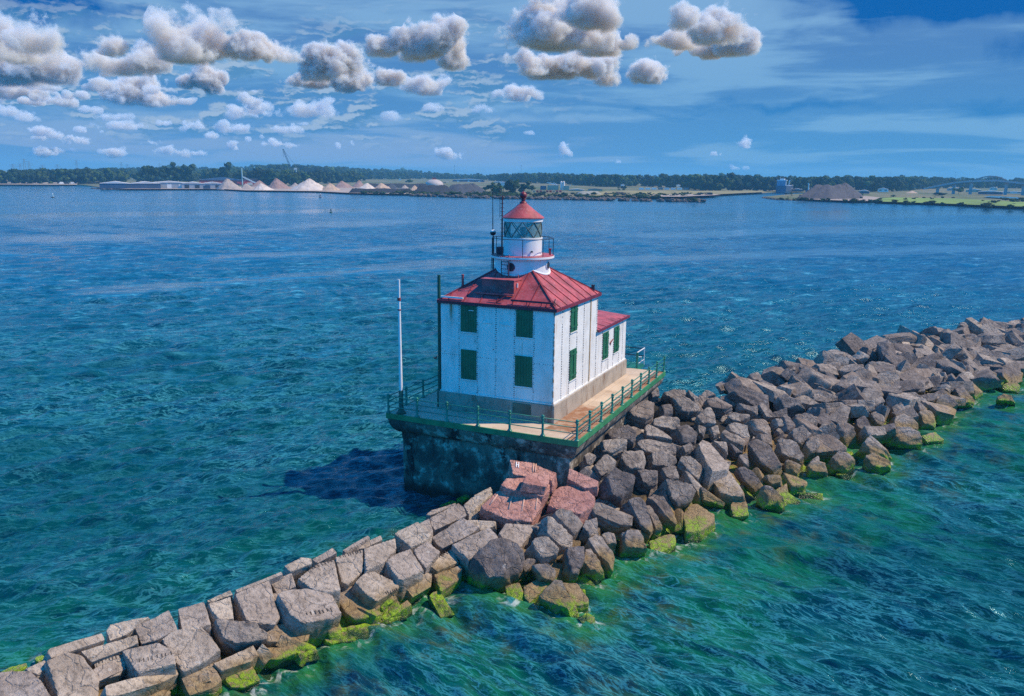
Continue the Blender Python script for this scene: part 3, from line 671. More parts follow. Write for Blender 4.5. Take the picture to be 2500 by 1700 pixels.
def traced(i, tf, pts, kind, label, lift=.15, marks=None, th=None, tilt=None):
    ox, oy, sc = TF[tf]; px = hull2([(ox+x/sc, oy+y/sc) for x, y in pts]); rs = np.random.RandomState(100+i)
    cx, cy = np.mean(px, axis=0); d = ray(cx, cy)
    hit, nrm, _, _ = BVH.ray_cast(Vector(CAM), Vector(d))
    if hit is None or hit.z < -.3:
        hit = Vector(un(cx, cy, .15)); nrm = Vector((0, 0, 1))
    nrm = np.array(nrm); nrm = nrm if nrm@d < 0 else -nrm
    hit = np.array(hit)
    if kind in 'br':
        nv = nrm*.62+UPV*.38-d*.22+rs.randn(3)*.13
    elif kind == 'm':
        nv = nrm*.4+UPV*.6-d*.25+rs.randn(3)*.09
    else:
        nv = nrm*.5+UPV*.25-d*.60+rs.randn(3)*.08
    if tilt is not None: nv = nv+np.array(tilt)
    nv /= np.linalg.norm(nv)
    hit = hit+nrm*(lift+rs.uniform(-.15, .2))
    ctr = np.array([cx, cy]); px = [tuple(ctr+(np.array(q)-ctr)*(.945 if kind in 'bm' else .95)) for q in px]
    Q = []
    for (x, y) in px:
        dd = ray(x, y); t = ((hit-CAM)@nv)/(dd@nv); Q.append(CAM+t*dd)
    Q = np.array(Q); cen = Q.mean(0)
    e1 = Q[1]-Q[0]
    # principal axis
    M = (Q-cen); w_, v_ = np.linalg.eigh(M.T@M); e1 = v_[:, 2]; e1 -= nv*(e1@nv); e1 /= np.linalg.norm(e1); e2 = np.cross(nv, e1)
    h1 = np.max(np.abs(M@e1)); h2 = np.max(np.abs(M@e2)); small = min(h1, h2)
    T_ = th or (min(max(small*1.5, .55), 1.5) if kind in 'brm' else min(max(small*1.7, .7), 2.2))
    if kind in 'brm':
        c = cen-nv*T_/2; top = T_/2
    else:
        c = cen-nv*T_*.30; top = T_*.62
    planes = [(nv, top), (-nv, T_*.62)]
    m = len(Q)
    for k in range(m):
        a, b_ = Q[k], Q[(k+1) % m]; en = np.cross(b_-a, nv); L = np.linalg.norm(en)
        if L < .04: continue
        en /= L
        if en@((a+b_)/2-cen) < 0: en = -en
        en2 = en+nv*rs.uniform(.02, .12) if kind in 'brm' else en+nv*rs.uniform(-.05, .15)
        en2 /= np.linalg.norm(en2); ref = (a+b_)/2
        planes.append((en2, max(.08, (ref-c)@en2*1.01)))
    if kind == 'B':
        tr = np.cross(d, UPV); tr /= np.linalg.norm(tr); tc = -d.copy(); tc[2] = 0; tc /= np.linalg.norm(tc)
        def supp(mv): return max(float((q-c)@mv) for q in list(Q)+list(Q+nv*(top*.6)))
        for mv, lo, hi in ((UPV*1.0+tr*.35, .70, .95), (tc*.8+tr*.7+UPV*.25, .62, .85), (tc*.75-tr*.85+UPV*.2, .58, .82), (UPV*.8-tr*.6+tc*.2, .78, 1.0)):
            mv = mv+rs.randn(3)*.22; mv /= np.linalg.norm(mv); planes.append((mv, max(.15, supp(mv)*rs.uniform(lo, hi))))
    size_px = max(np.ptp([q[0] for q in px]), np.ptp([q[1] for q in px]))
    n = 30 if size_px > 150 else (24 if size_px > 80 else 18)
    nm, cat = {'b': ('armour_block', 'stone block'), 'B': ('boulder', 'boulder'), 'r': ('red_boulder', 'boulder'), 'm': ('mossy_stone', 'stone')}[kind]
    mt = {'b': M_BLOCK, 'B': M_ROCK, 'r': M_REDST, 'm': M_BLOCK}[kind]
    grp = {'b': 'quarried blocks of the near breakwater arm', 'B': 'boulders heaped along the breakwater', 'r': 'red sandstone boulders in front of the pier', 'm': 'mossy stones along the waterline'}[kind]
    pw = {'b': 120, 'B': 110, 'r': 110, 'm': 30}[kind]
    o = make_stone(nm, label, cat, grp, c, np.array([e1, e2, nv]), (max(h1, .2), max(h2, .2), max(top, T_*.5)), planes, pw, n, {'b': .26, 'B': .5, 'r': .36, 'm': .6}[kind], 100+i, mt, {'b': .14, 'B': .8, 'r': .3, 'm': .5}[kind])
    def onplane(x, y):
        dd = ray(ox+x/sc, oy+y/sc); t = ((hit-CAM)@nv)/(dd@nv); return CAM+t*dd
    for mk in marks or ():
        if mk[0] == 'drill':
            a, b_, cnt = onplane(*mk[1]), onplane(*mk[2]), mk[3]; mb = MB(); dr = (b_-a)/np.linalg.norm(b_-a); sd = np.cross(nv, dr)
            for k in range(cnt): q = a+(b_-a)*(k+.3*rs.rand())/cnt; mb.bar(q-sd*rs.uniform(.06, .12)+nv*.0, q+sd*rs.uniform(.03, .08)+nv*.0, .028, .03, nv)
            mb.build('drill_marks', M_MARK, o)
        elif mk[0] == 'groove':
            a, b_ = onplane(*mk[1]), onplane(*mk[2]); MB().tube([a-nv*.012, (a+b_)/2-nv*.005, b_-nv*.012], .036, 8).build('drill_groove', M_GROOVE, o, smooth=True)
        elif mk[0] == 'H':
            P0, P1, P2, P3 = (onplane(*q)+nv*.02 for q in mk[1:5]); mb = MB()
            mb.bar(P0, P2, .045, .03, nv).bar(P1, P3, .045, .03, nv).bar((P0+P2)/2, (P1+P3)/2, .045, .026, nv); mb.build('painted_letter', M_WPAINT, o)
    return o
T = [
('A',[(0,1130),(190,1125),(260,1190),(330,1291),(330,1340),(-60,1340),(-80,1180)],'b','pale smooth slab at the bottom edge where the breakwater leaves the photo',.3),
('A',[(285,1060),(420,1005),(530,1030),(575,1105),(635,1190),(630,1320),(370,1320),(330,1180)],'b','tall light grey block with small white spots near the bottom corner of the breakwater',.35),
('A',[(290,1010),(310,990),(650,890),(668,935),(430,1005),(315,1055)],'b','long rough crest slab, the one directly behind the white spotted tall block',.15),
('A',[(150,1120),(285,1060),(300,1115),(230,1155)],'b','small grey wedge between the smooth corner slab and the white spotted block',.0),
('A',[(665,880),(690,838),(840,800),(950,785),(850,850),(800,905),(690,945)],'b','low crest block with a dark notched end beside the rough long crest slab',.15),
('A',[(840,850),(1070,740),(1125,870),(985,940),(890,965)],'b','crest block with a raised pointed corner above the long smooth mid slab',.25),
('A',[(500,1010),(870,900),(880,955),(760,1010),(570,1080),(530,1040)],'b','long smooth slab lying below the crest between pointed block and spotted block',.1),
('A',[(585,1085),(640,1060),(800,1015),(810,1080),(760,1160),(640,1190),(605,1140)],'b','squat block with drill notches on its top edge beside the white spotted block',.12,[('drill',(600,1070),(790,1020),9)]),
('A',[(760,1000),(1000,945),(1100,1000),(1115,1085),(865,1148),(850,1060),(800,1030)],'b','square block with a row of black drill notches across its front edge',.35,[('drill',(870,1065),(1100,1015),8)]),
('A',[(655,1225),(1125,1085),(1138,1150),(1010,1210),(740,1290),(660,1291)],'b','long plain beam like block lowest in the bottom corner before the notched square block',.35),
('A',[(1010,930),(1090,870),(1250,835),(1320,890),(1400,1000),(1310,1070),(1150,1150),(1110,1050),(1060,960)],'b','big pale slab with diagonal fracture ridges, biggest of the near corner',.35),
('A',[(1120,740),(1290,685),(1335,840),(1260,860),(1145,880)],'b','upright crest block with a dark end gap, between pointed block and thin capstone',.2),
('A',[(1300,690),(1455,620),(1470,650),(1320,705)],'b','thin flat capstone on the crest above the small squat crest block',.05),
('A',[(1310,705),(1455,660),(1480,800),(1390,815),(1340,760)],'b','small squat block under the thin capstone, left of the tallest crest block',.05),
('A',[(1475,640),(1700,545),(1770,800),(1740,840),(1650,840),(1555,820)],'b','tallest broad crest block, with a deep dark gap on its near side',.3),
('A',[(1480,625),(1780,505),(1790,520),(1700,550),(1490,640)],'b','narrow sliver of capstone running behind the tallest broad crest block',.0),
('A',[(1700,570),(1840,510),(1870,600),(1740,650)],'b','small rough block tucked behind the big block with drill notches at its foot',.05),
('A',[(1310,835),(1360,815),(1640,840),(1700,880),(1690,915),(1560,975),(1480,995),(1390,950)],'B','dark lens shaped boulder with a rounded underside among the pale near blocks',.45),
('A',[(1660,900),(1750,832),(1950,835),(1970,870),(1945,945),(1680,950)],'b','ochre stained flat block beside the dark lens shaped boulder',.2),
('A',[(1740,640),(1780,620),(1930,600),(2100,650),(2165,770),(2120,800),(1910,835),(1830,780)],'b','large pale block with drill notches above an ochre foot',.45,[('drill',(1930,770),(2110,740),7)]),
('A',[(1910,845),(2120,780),(2130,825),(1980,865),(1920,855)],'b','ochre foot ledge under the large pale block with drill notches',.1),
('A',[(1790,470),(1900,415),(1965,420),(1970,455),(1830,510)],'b','rounded crest block behind the two tallest notched blocks, lower of the pair',.1),
('A',[(1965,430),(2100,350),(2130,385),(2000,455)],'b','peaked crest block at the rise of the near crest, upper of the pair',.1),
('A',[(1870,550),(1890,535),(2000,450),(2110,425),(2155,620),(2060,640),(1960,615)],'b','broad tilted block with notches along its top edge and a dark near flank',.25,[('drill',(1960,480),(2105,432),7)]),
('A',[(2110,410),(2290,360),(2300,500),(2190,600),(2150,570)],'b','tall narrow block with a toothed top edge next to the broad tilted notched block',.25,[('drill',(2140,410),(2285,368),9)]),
('A',[(2100,650),(2220,590),(2324,640),(2410,720),(2340,790),(2230,805),(2170,760)],'m','sloping mossy yellow stone at the water beside the large pale notched block',.1),
('A',[(2025,870),(2324,820),(2420,830),(2330,930),(2080,960),(2040,940)],'m','flat green washed stone standing out in the water off the near arm',.0),
('A',[(1135,1170),(1330,1060),(1405,1190),(1350,1240),(1190,1290)],'b','tan ribbed block at the water below the big fractured slab',.2),
('A',[(1340,1085),(1600,965),(1630,1030),(1590,1070),(1390,1135)],'b','thin layered tan slab leaning at the water beside the ribbed block',.25),
('A',[(1395,1170),(1580,1085),(1620,1120),(1640,1190),(1540,1240),(1450,1240)],'m','bright green algae stone half awash under the layered tan slab',.0),
('A',[(1620,985),(1880,960),(1870,1020),(1760,1060),(1640,1060)],'m','low green ledge awash under the ochre stained flat block',.05),
('A',[(730,1300),(1000,1240),(1080,1260),(1060,1310),(900,1330)],'m','wet stone awash at the very bottom edge below the beam like block',-.05),
('A',[(0,1140),(60,1105),(170,1080),(180,1100),(50,1140)],'b','low tan stone on the harbour side of the crest at the photo edge',-.25),
('A',[(215,1060),(225,1040),(268,1030),(290,1045),(240,1075)],'b','small dark stone at the near end of the rough long crest slab',-.05),
('B',[(545,690),(775,615),(785,690),(700,740),(690,800),(560,855),(550,770)],'b','large smooth crest block between the toothed narrow block and the flat square one',.25),
('B',[(390,710),(580,600),(595,615),(480,675),(410,725)],'b','thin tan capstone on the harbour edge above the toothed block',-.05),
('B',[(430,705),(670,600),(685,630),(550,695)],'b','long thin capstone joined along the crest behind the large smooth block',.05),
('B',[(700,780),(740,740),(880,690),(985,850),(840,915),(795,915),(740,850)],'b','flat square block with a dark near side in the middle of the near arm',.3),
('B',[(480,930),(540,870),(620,855),(800,940),(805,975),(690,1040),(640,1075),(560,1020)],'b','tan block with notches along its lower edge, behind the sloping mossy yellow stone',.3,[('drill',(700,1010),(795,980),6)]),
('B',[(800,925),(990,860),(1035,870),(1030,965),(890,1050),(870,960)],'b','tan waterline block with a black shaded end, third of a row of three',.2),
('B',[(1040,880),(1230,810),(1250,840),(1240,905),(1090,1005),(1060,930)],'b','ochre waterline block just before the big dark stained boulder',.2),
('B',[(895,700),(1000,635),(1095,715),(1010,790),(990,840),(930,770)],'b','light sunlit block standing between the flat square one and the notched small one',.25),
('B',[(1005,790),(1180,690),(1225,790),(1070,858),(1020,830)],'b','small block with rows of notches above the ochre waterline block',.2,[('drill',(1040,770),(1180,700),8)]),
('B',[(1160,670),(1215,640),(1440,540),(1500,600),(1510,630),(1290,780),(1240,720)],'b','long smooth slab whose dark end faces the small notched block',.35),
('B',[(760,590),(780,570),(930,500),(960,530),(1035,580),(1000,640),(880,690),(820,620)],'b','crest block split by a crack, next along from the large smooth crest block',.2),
('B',[(940,510),(1010,480),(1040,570),(1000,620)],'b','narrow upright piece of the cracked crest block',.12),
('B',[(1010,480),(1220,370),(1260,400),(1285,460),(1050,568),(1025,540)],'b','long crest slab with ragged cracks leading up to the red stones',.2),
('B',[(1020,620),(1130,550),(1250,470),(1380,540),(1320,590),(1100,700),(1060,670)],'b','wide tilted slab with a chipped top under the ragged crest slab',.25),
('B',[(1250,390),(1310,330),(1440,280),(1465,300),(1290,460)],'b','last crest block before the striped red stone, ribbed along its top',.1),
('B',[(1200,345),(1310,285),(1325,310),(1245,368)],'b','ribbed capstone on the harbour edge in the shadow of the pier, lower one',-.1),
('B',[(1320,320),(1450,255),(1462,280),(1345,338)],'b','ribbed capstone on the harbour edge nearest the pier, upper one',-.05),
('B',[(1080,390),(1180,350),(1215,365),(1110,398)],'b','yellowish capstone low on the harbour edge before the ribbed ones',-.2),
('B',[(985,455),(1020,425),(1200,370),(1210,380),(1100,430),(1010,462)],'b','thin grey course of stone along the harbour edge behind the ragged crest slab',-.1),
('B',[(1280,490),(1400,495),(1490,500),(1490,530),(1380,575),(1300,520)],'b','low dark flat slab in front of the striped red stone',.0),
('B',[(1550,510),(1780,525),(1700,640),(1660,695),(1540,640),(1500,590)],'b','grey slab standing on edge under the striped red stone',.1),
('B',[(1265,830),(1330,740),(1480,640),(1580,640),(1700,760),(1690,850),(1560,945),(1480,960),(1370,955),(1270,870)],'B','huge dark boulder with an orange lichen patch at the turn of the breakwater',.7,None,1.7),
('B',[(1365,390),(1500,280),(1780,285),(1820,370),(1745,510),(1560,490),(1390,420)],'r','red slab crossed by four pale drill grooves',.75,[('groove',(1505,300),(1440,385)),('groove',(1612,282),(1575,415)),('groove',(1693,290),(1668,430)),('groove',(1782,300),(1765,420))],1.1),
('B',[(1510,240),(1550,195),(1680,185),(1870,180),(1875,280),(1830,325),(1680,272),(1560,268)],'r','flat rust red slab behind the drill grooved one',.9),
('B',[(1670,230),(1700,160),(1860,172),(1872,205),(1850,262)],'r','small squarish red slab lying on top of the flat rust red slab',1.15,None,.4),
('B',[(1575,60),(1740,85),(1920,160),(1890,215),(1700,180),(1600,170)],'r','red stone with a white letter H leaning against the pier front',1.2,[('H',(1630,85),(1646,88),(1628,120),(1644,124)),('groove',(1752,92),(1746,150)),('groove',(1768,96),(1762,152))],.7),
('B',[(1840,390),(1890,270),(1960,240),(2130,255),(2195,330),(2190,390),(2080,455),(1900,410)],'r','rounded red boulder with a small dark slot on top',.7,[('drill',(2090,285),(2120,320),1)]),
('B',[(1985,200),(2000,120),(2215,215),(2210,255),(2120,270)],'r','red wedge stone in shade between the rounded red boulder and the pier',1.1),
('B',[(1690,690),(1740,640),(1850,630),(1930,720),(1925,760),(1800,805),(1770,740)],'B','speckled cube like boulder below the two jagged dark ones',.4),
('B',[(1770,560),(1800,480),(1860,475),(2040,640),(2030,690),(1950,715),(1830,610)],'B','long jagged dark boulder leaning down from beside the standing grey slab',.5),
('B',[(1860,470),(1930,430),(2020,440),(2110,520),(2090,565),(2030,630),(1950,560)],'B','jagged dark boulder directly below the rounded red boulder',.55),
('B',[(2070,600),(2110,510),(2200,490),(2225,590),(2130,645)],'B','mid grey tapered boulder next to the jagged dark one under the red boulder',.4),
('B',[(1955,860),(1980,690),(2110,690),(2115,780),(2070,895),(2000,910)],'B','upright block shaped boulder with a flat dark top near the waterline bend',.45),
('B',[(2080,870),(2110,720),(2160,700),(2250,840),(2200,885)],'B','tan leaning boulder beside the upright block shaped one',.35),
('B',[(2120,640),(2210,600),(2324,760),(2330,840),(2250,840),(2180,740)],'B','sloping tan boulder running down to the bright moss edge',.35),
('B',[(1730,820),(1860,805),(1915,880),(1900,940),(1790,925)],'B','ochre boulder above the mossy pair at the bend',.3),
('B',[(1545,960),(1650,935),(1680,1000),(1690,1100),(1620,1135),(1560,1065)],'m','ragged green mossy chunk beside the huge lichen boulder',.1),
('B',[(1670,960),(1790,900),(1880,930),(1800,1010),(1720,1085),(1680,1040)],'m','ochre and green stone behind the sharp pyramid boulder',.2),
('B',[(1770,1050),(1900,930),(1950,925),(2000,1020),(2085,1160),(2040,1200),(1900,1155)],'B','sharp pyramid boulder standing in the water at the bend',.5),
('B',[(1950,930),(2060,930),(2150,1050),(2150,1090),(2040,1105),(1990,1000)],'m','flat mossy stone on the far side of the sharp pyramid boulder',.1),
('B',[(2060,1180),(2130,1140),(2195,1180),(2160,1240),(2080,1220)],'m','small round mossy stone alone in the water off the pyramid boulder',.1),
('B',[(1240,1005),(1330,985),(1335,1020),(1290,1045)],'m','small washed stone in the water before the huge lichen boulder',.0),
('B',[(650,1190),(860,1055),(890,1090),(700,1205)],'m','low green slab awash in front of the tan waterline row',.0),
('B',[(1640,830),(1700,770),(1790,780),(1690,885)],'B','small tan stone wedged behind the huge lichen boulder',.2),
('B',[(2220,600),(2324,590),(2340,670),(2260,695)],'B','low tan stone just above the sloping tan boulder',.2),
('C',[(420,410),(600,290),(700,310),(690,420),(620,475),(500,445)],'B','big pale block close under the green edge of the pier',.5,None,1.3),
('C',[(165,650),(330,615),(460,620),(465,680),(340,745),(180,735)],'B','flat topped block under the pier corner with a black shaded face',.5),
('C',[(250,600),(310,520),(500,500),(545,560),(530,645),(300,625)],'B','olive tinted wide block against the pier wall',.5),
('C',[(140,870),(250,750),(340,730),(375,800),(340,870),(230,955),(160,910)],'B','dark rounded rough boulder behind the red stones',.5),
('C',[(380,810),(410,730),(590,715),(630,800),(625,870),(500,905),(400,870)],'B','rounded grey block with a cracked front above the big cubic block',.5),
('C',[(210,990),(350,870),(530,930),(530,1010),(410,1155),(225,1100)],'B','big cubic grey block right beside the rounded red boulder',.7,None,1.6),
('C',[(520,900),(600,880),(730,890),(725,970),(640,1025),(540,990)],'B','smaller block on the far side of the big cubic block',.4),
('C',[(60,785),(140,710),(195,770),(150,835),(90,845)],'B','small boulder in the corner against the pier wall',.3),
('C',[(490,690),(560,620),(640,600),(890,660),(900,725),(830,770),(640,745)],'B','large flat slab reaching out from the pier wall blocks',.35),
('C',[(610,740),(740,705),(850,730),(905,790),(860,850),(740,865),(640,850)],'B','block with one deep black face under the large flat slab',.35),
('C',[(870,840),(920,770),(1000,760),(1110,830),(1120,890),(1070,965),(980,925)],'B','smooth hump backed boulder in the middle of the slope',.45),
('C',[(1065,640),(1100,605),(1160,620),(1345,830),(1340,865),(1190,885),(1130,790)],'b','long smooth pillar slab sloping down the middle of the heap, upper one',.55),
('C',[(1180,900),(1240,860),(1330,860),(1470,1060),(1475,1100),(1360,1095),(1250,1060),(1190,960)],'b','long smooth pillar slab sloping to the water, lower one',.5),
('C',[(720,880),(870,850),(905,960),(840,985),(740,940)],'B','angular dark stone between two smooth blocks beside the hump backed boulder',.3),
('C',[(720,1010),(770,960),(1000,1010),(1040,1080),(1010,1175),(880,1215),(790,1120)],'B','broad dark rough boulder with a cracked face below the smaller block',.5),
('C',[(905,890),(980,900),(1150,1070),(1095,1145),(1010,1010)],'B','thin ridge of layered rock beside the lower pillar slab',.3),
('C',[(1070,1010),(1160,1050),(1310,1160),(1290,1195),(1180,1145),(1070,1135)],'B','ochre ridge stone above the moss in front of the lower pillar slab',.2),
('C',[(70,1235),(150,1155),(260,1160),(520,1270),(512,1360),(390,1372),(240,1295)],'B','big rough boulder lying across below the rounded red boulder',.6),
('C',[(400,1155),(560,1105),(610,1170),(690,1400),(660,1455),(570,1385),(540,1220)],'B','tall split boulder under the big cubic block',.45),
('C',[(600,1185),(650,1170),(770,1370),(745,1445),(690,1435)],'B','thin leaning stone alongside the tall split boulder',.35),
('C',[(610,1120),(680,1065),(760,1110),(890,1310),(890,1355),(810,1315),(690,1215)],'B','peaked boulder with a sunny flank between tall split and broad rough ones',.5),
('C',[(930,1250),(990,1160),(1060,1150),(1225,1250),(1220,1305),(1090,1395),(960,1405)],'m','large ochre wedge with bright green algae skirt at the waterline',.35),
('C',[(1345,1180),(1370,1095),(1450,1085),(1500,1160),(1512,1265),(1370,1275)],'m','upright mossy stone below the lower pillar slab',.2),
('C',[(1560,1120),(1600,1015),(1690,1020),(1825,1150),(1800,1195),(1620,1215)],'B','dark wedge boulder with a sunny far flank at the waterline',.4),
('C',[(640,1480),(800,1410),(880,1420),(890,1505),(760,1575),(650,1565)],'m','wide green algae stone next to the waterline under the tall split boulder',.1),
('C',[(400,1410),(560,1410),(600,1500),(640,1580),(400,1580)],'B','bulky brown boulder with a mossy foot below the tall split boulder',.4),
('C',[(110,1480),(200,1425),(295,1580),(120,1590)],'B','brown peaked boulder in front of the big rough crosswise boulder',.35),
('C',[(1370,865),(1460,830),(1640,1000),(1560,1065),(1440,965)],'B','long rough boulder alongside the lower pillar slab on its far side',.4),
('C',[(1490,640),(1560,600),(1690,680),(1800,850),(1735,925),(1600,835),(1480,725)],'B','large dark rough boulder in the middle of the slope beyond the pillar slabs',.55),
('C',[(1690,680),(1760,630),(1900,650),(1990,800),(1960,835),(1820,795),(1720,745)],'B','broad grey boulder with a pale crown beyond the large dark rough one',.5),
('C',[(1245,575),(1280,530),(1480,620),(1470,695),(1300,625)],'B','slanting slab boulder above the upper pillar slab',.4),
('C',[(1260,520),(1380,475),(1500,500),(1522,595),(1420,600)],'B','brown topped boulder above the slanting slab boulder',.4),
('C',[(830,540),(960,505),(1065,580),(1050,645),(930,655)],'B','flat pale faced boulder between the large flat slab and upper pillar slab',.4),
('C',[(620,485),(750,420),(900,430),(935,510),(830,535),(700,515)],'B','olive layered slab just above the flat pale faced boulder',.35),
('C',[(550,590),(620,495),(760,530),(860,620),(700,610)],'B','reddish grey slab behind the large flat slab',.3),
('C',[(1030,460),(1090,370),(1180,355),(1230,485),(1100,515)],'B','warm brown square faced boulder in mid slope below the crest',.4),
('C',[(1280,435),(1370,385),(1510,400),(1525,445),(1420,475)],'B','pale topped flat boulder in mid slope below the large shaded crest block',.35),
('C',[(1300,210),(1480,188),(1680,260),(1685,380),(1610,405),(1480,310)],'B','large crest block with one face in black shade and one smooth sunny face',.5,None,1.5),
('C',[(1570,175),(1600,95),(1760,180),(1690,245)],'B','tilted smooth diamond slab on the crest',.4),
('C',[(1720,105),(1760,75),(1900,200),(1860,245)],'B','pale streaked crest slab just beyond the diamond slab',.35),
('C',[(1100,295),(1230,250),(1370,330),(1300,385),(1160,365)],'B','rust brown crest stone before the large shaded crest block',.35),
('C',[(840,275),(960,250),(1110,340),(980,405),(870,385)],'B','wide speckled boulder near the crest beyond the pier corner',.4),
('C',[(740,225),(850,190),(960,195),(970,260),(850,275)],'B','white speckled crest boulder nearest the pier end',.35),
('C',[(635,205),(720,150),(745,240),(660,265)],'B','upright stone in the shade against the back corner of the pier',.3),
('C',[(720,330),(840,310),(862,390),(760,435)],'B','dark faced block on the far side of the big pale block',.35),
('C',[(1700,300),(1830,240),(1990,320),(1860,372),(1740,372)],'B','flat diamond topped boulder below the diamond crest slab',.4),
('C',[(1650,405),(1830,340),(1840,440),(1700,435)],'B','low ribbed boulder below the flat diamond topped one',.3),
('C',[(1390,305),(1590,345),(1590,395),(1400,355)],'B','small pale ledge at the foot of the large shaded crest block',.3),
('C',[(1690,440),(1810,440),(1820,525),(1720,515)],'B','small flat stone with a tan edge in mid slope past the ribbed boulder',.25),
('C',[(1830,420),(1980,385),(2100,420),(2100,500),(1900,505)],'B','long black shaded ridge boulder in mid slope',.4),
('C',[(1830,560),(1960,500),(2040,590),(1960,695),(1880,640)],'B','angular boulder in mid slope below the black ridge boulder',.4),
('C',[(1970,640),(2100,600),(2120,700),(2000,765)],'B','block with a flat dark top below the angular mid slope boulder',.4),
('C',[(1790,880),(1930,920),(2010,970),(1990,1003),(1870,1003)],'m','tapering mossy ledge running into the water past the pale crowned boulder',.1),
('C',[(1600,925),(1780,915),(1790,990),(1700,1015)],'B','yellow brown stone between the pale crowned boulder and the wedge boulder',.25),
('C',[(1700,1060),(1830,975),(1842,1080),(1780,1135)],'m','green stone awash above the dark wedge boulder',.05),
('C',[(900,680),(1000,645),(1040,720),(940,765)],'B','small crumbly dark stone beside the upper end of the upper pillar slab',.25),
('C',[(1180,620),(1310,645),(1330,735),(1240,695)],'B','narrow stone along the upper edge of the upper pillar slab',.25),
('C',[(1310,635),(1460,735),(1380,745)],'B','thin dark sliver between the slanting slab and the large dark boulder',.2),
('C',[(1390,765),(1480,735),(1512,840),(1450,835)],'B','tan faced stone beside the lower end of the upper pillar slab',.25),
('C',[(1060,490),(1140,520),(1120,585),(1065,565)],'B','small dark stone under the warm brown square faced boulder',.15),
('C',[(1155,520),(1240,495),(1255,570),(1200,605)],'B','small tilted grey stone before the brown topped boulder',.2),
('C',[(1070,265),(1130,185),(1230,220),(1110,290)],'B','dark triangular crest stone next to the rust brown one',.3),
('C',[(955,205),(985,195),(1095,290),(1060,315)],'B','pale sliver on the crest before the dark triangular stone',.25),
('C',[(1800,790),(1960,830),(1930,905),(1815,885)],'B','tan foot stone beneath the broad boulder with the pale crown',.2),
('C',[(2000,820),(2107,750),(2130,890),(2015,890)],'B','ochre lumpy stone at the foot of the slope past the mossy ledge',.25),
('C',[(1530,570),(1700,565),(1712,660),(1620,655)],'B','rough grey boulder just above the large dark rough one',.35),
('C',[(1455,460),(1640,445),(1697,520),(1690,575),(1550,555)],'B','grooved grey boulder with a rusty side in mid slope',.4),
('D',[(215,1150),(300,1115),(430,1110),(590,1190),(602,1260),(440,1275),(250,1290)],'B','wide ochre backed boulder with a mossy corner above the waterline wedge',.4),
('D',[(700,1200),(800,1085),(880,1150),(1015,1285),(960,1315),(780,1265)],'B','dark wedge standing in the water with a green tip',.4),
('D',[(750,1290),(820,1255),(940,1300),(1008,1375),(880,1405),(770,1365)],'B','dark half sunk stone in front of the green tipped wedge',.2),
('D',[(430,1315),(520,1240),(600,1260),(692,1335),(600,1395),(460,1375)],'B','dark brown waterline boulder before the green tipped wedge',.35),
('D',[(245,1375),(320,1300),(410,1350),(442,1445),(260,1435)],'B','ochre crumbly waterline boulder before the dark brown one',.3),
('D',[(920,1115),(1010,1035),(1150,1040),(1250,1090),(1282,1175),(1120,1195),(960,1155)],'B','big black shaded waterline boulder past the green tipped wedge',.45),
('D',[(1250,1085),(1380,1055),(1462,1130),(1300,1145)],'m','low green and tan stone past the big black shaded boulder',.1),
('D',[(935,960),(1090,915),(1242,1000),(1235,1045),(940,1065)],'B','tan flanked boulder above the big black shaded waterline boulder',.35),
('D',[(1190,935),(1240,865),(1310,880),(1402,980),(1380,1025),(1240,1025)],'B','dark knobbly boulder at the water beyond the tan flanked one',.4),
('D',[(940,885),(1080,815),(1160,830),(1182,915),(1060,935),(950,915)],'B','dark domed boulder above the tan flanked one',.4),
('D',[(990,805),(1080,735),(1200,725),(1322,825),(1190,875),(1100,805)],'B','large smooth backed boulder above the dark domed one',.45),
('D',[(660,795),(740,695),(860,710),(942,865),(900,885),(720,905)],'B','big boulder with a smooth slanting sunny face in mid slope far out',.5),
('D',[(770,925),(860,875),(937,940),(920,1035),(820,1005)],'B','grey triangular boulder below the smooth slanting sunny one',.35),
('D',[(650,975),(760,920),(842,1055),(800,1095),(690,1045)],'B','brown leaning boulder below the smooth slanting sunny one',.35),
('D',[(490,1025),(560,985),(692,1060),(600,1145),(500,1095)],'B','flat grey faced boulder above the green tipped wedge',.4),
('D',[(325,1065),(380,995),(470,1010),(482,1095),(400,1105)],'B','dark boulder beside the flat grey faced one',.35),
('D',[(960,695),(1010,635),(1190,630),(1252,695),(1090,735),(970,755)],'B','big black fronted boulder above the large smooth backed one',.45),
('D',[(1510,695),(1600,675),(1722,810),(1712,855),(1580,835)],'B','dark boulder sloping into the water before the offshore pair',.35),
('D',[(1520,625),(1600,555),(1660,610),(1722,705),(1600,705)],'B','brown striped boulder above the one sloping into the water',.4),
('D',[(1925,670),(2010,635),(2122,660),(2115,735),(1950,715)],'B','dark rock standing off in the water far out, upper of the two',.2),
('D',[(1890,785),(1980,730),(2050,760),(2082,805),(1960,805)],'B','low black rock standing off in the water far out, lower of the two',.0),
('D',[(1700,520),(1760,510),(1802,610),(1725,605)],'B','small upright boulder near the water before the offshore pair',.3),
('D',[(540,390),(600,378),(702,450),(590,495)],'B','square crest block tilted up past the first rise of the far crest',.4),
('D',[(380,475),(550,460),(562,560),(460,575),(380,545)],'B','pale square faced block just below the first rise of the far crest',.4),
('D',[(640,480),(740,480),(772,560),(620,555)],'B','grey peaked boulder with a yellow foot below the tilted crest block',.35),
('D',[(750,465),(1010,470),(1042,525),(900,555),(750,565)],'B','long white streaked boulder below the far crest',.4),
('D',[(880,355),(960,315),(1110,350),(1030,420),(890,405)],'b','broad pale slab lying flat on the far crest',.4),
('D',[(1080,265),(1150,258),(1172,350),(1120,355)],'b','upright tan slab on the far crest next to the broad pale slab',.35),
('D',[(1220,235),(1300,222),(1462,380),(1400,395)],'b','long straight beam slab pointing down from the far crest',.45),
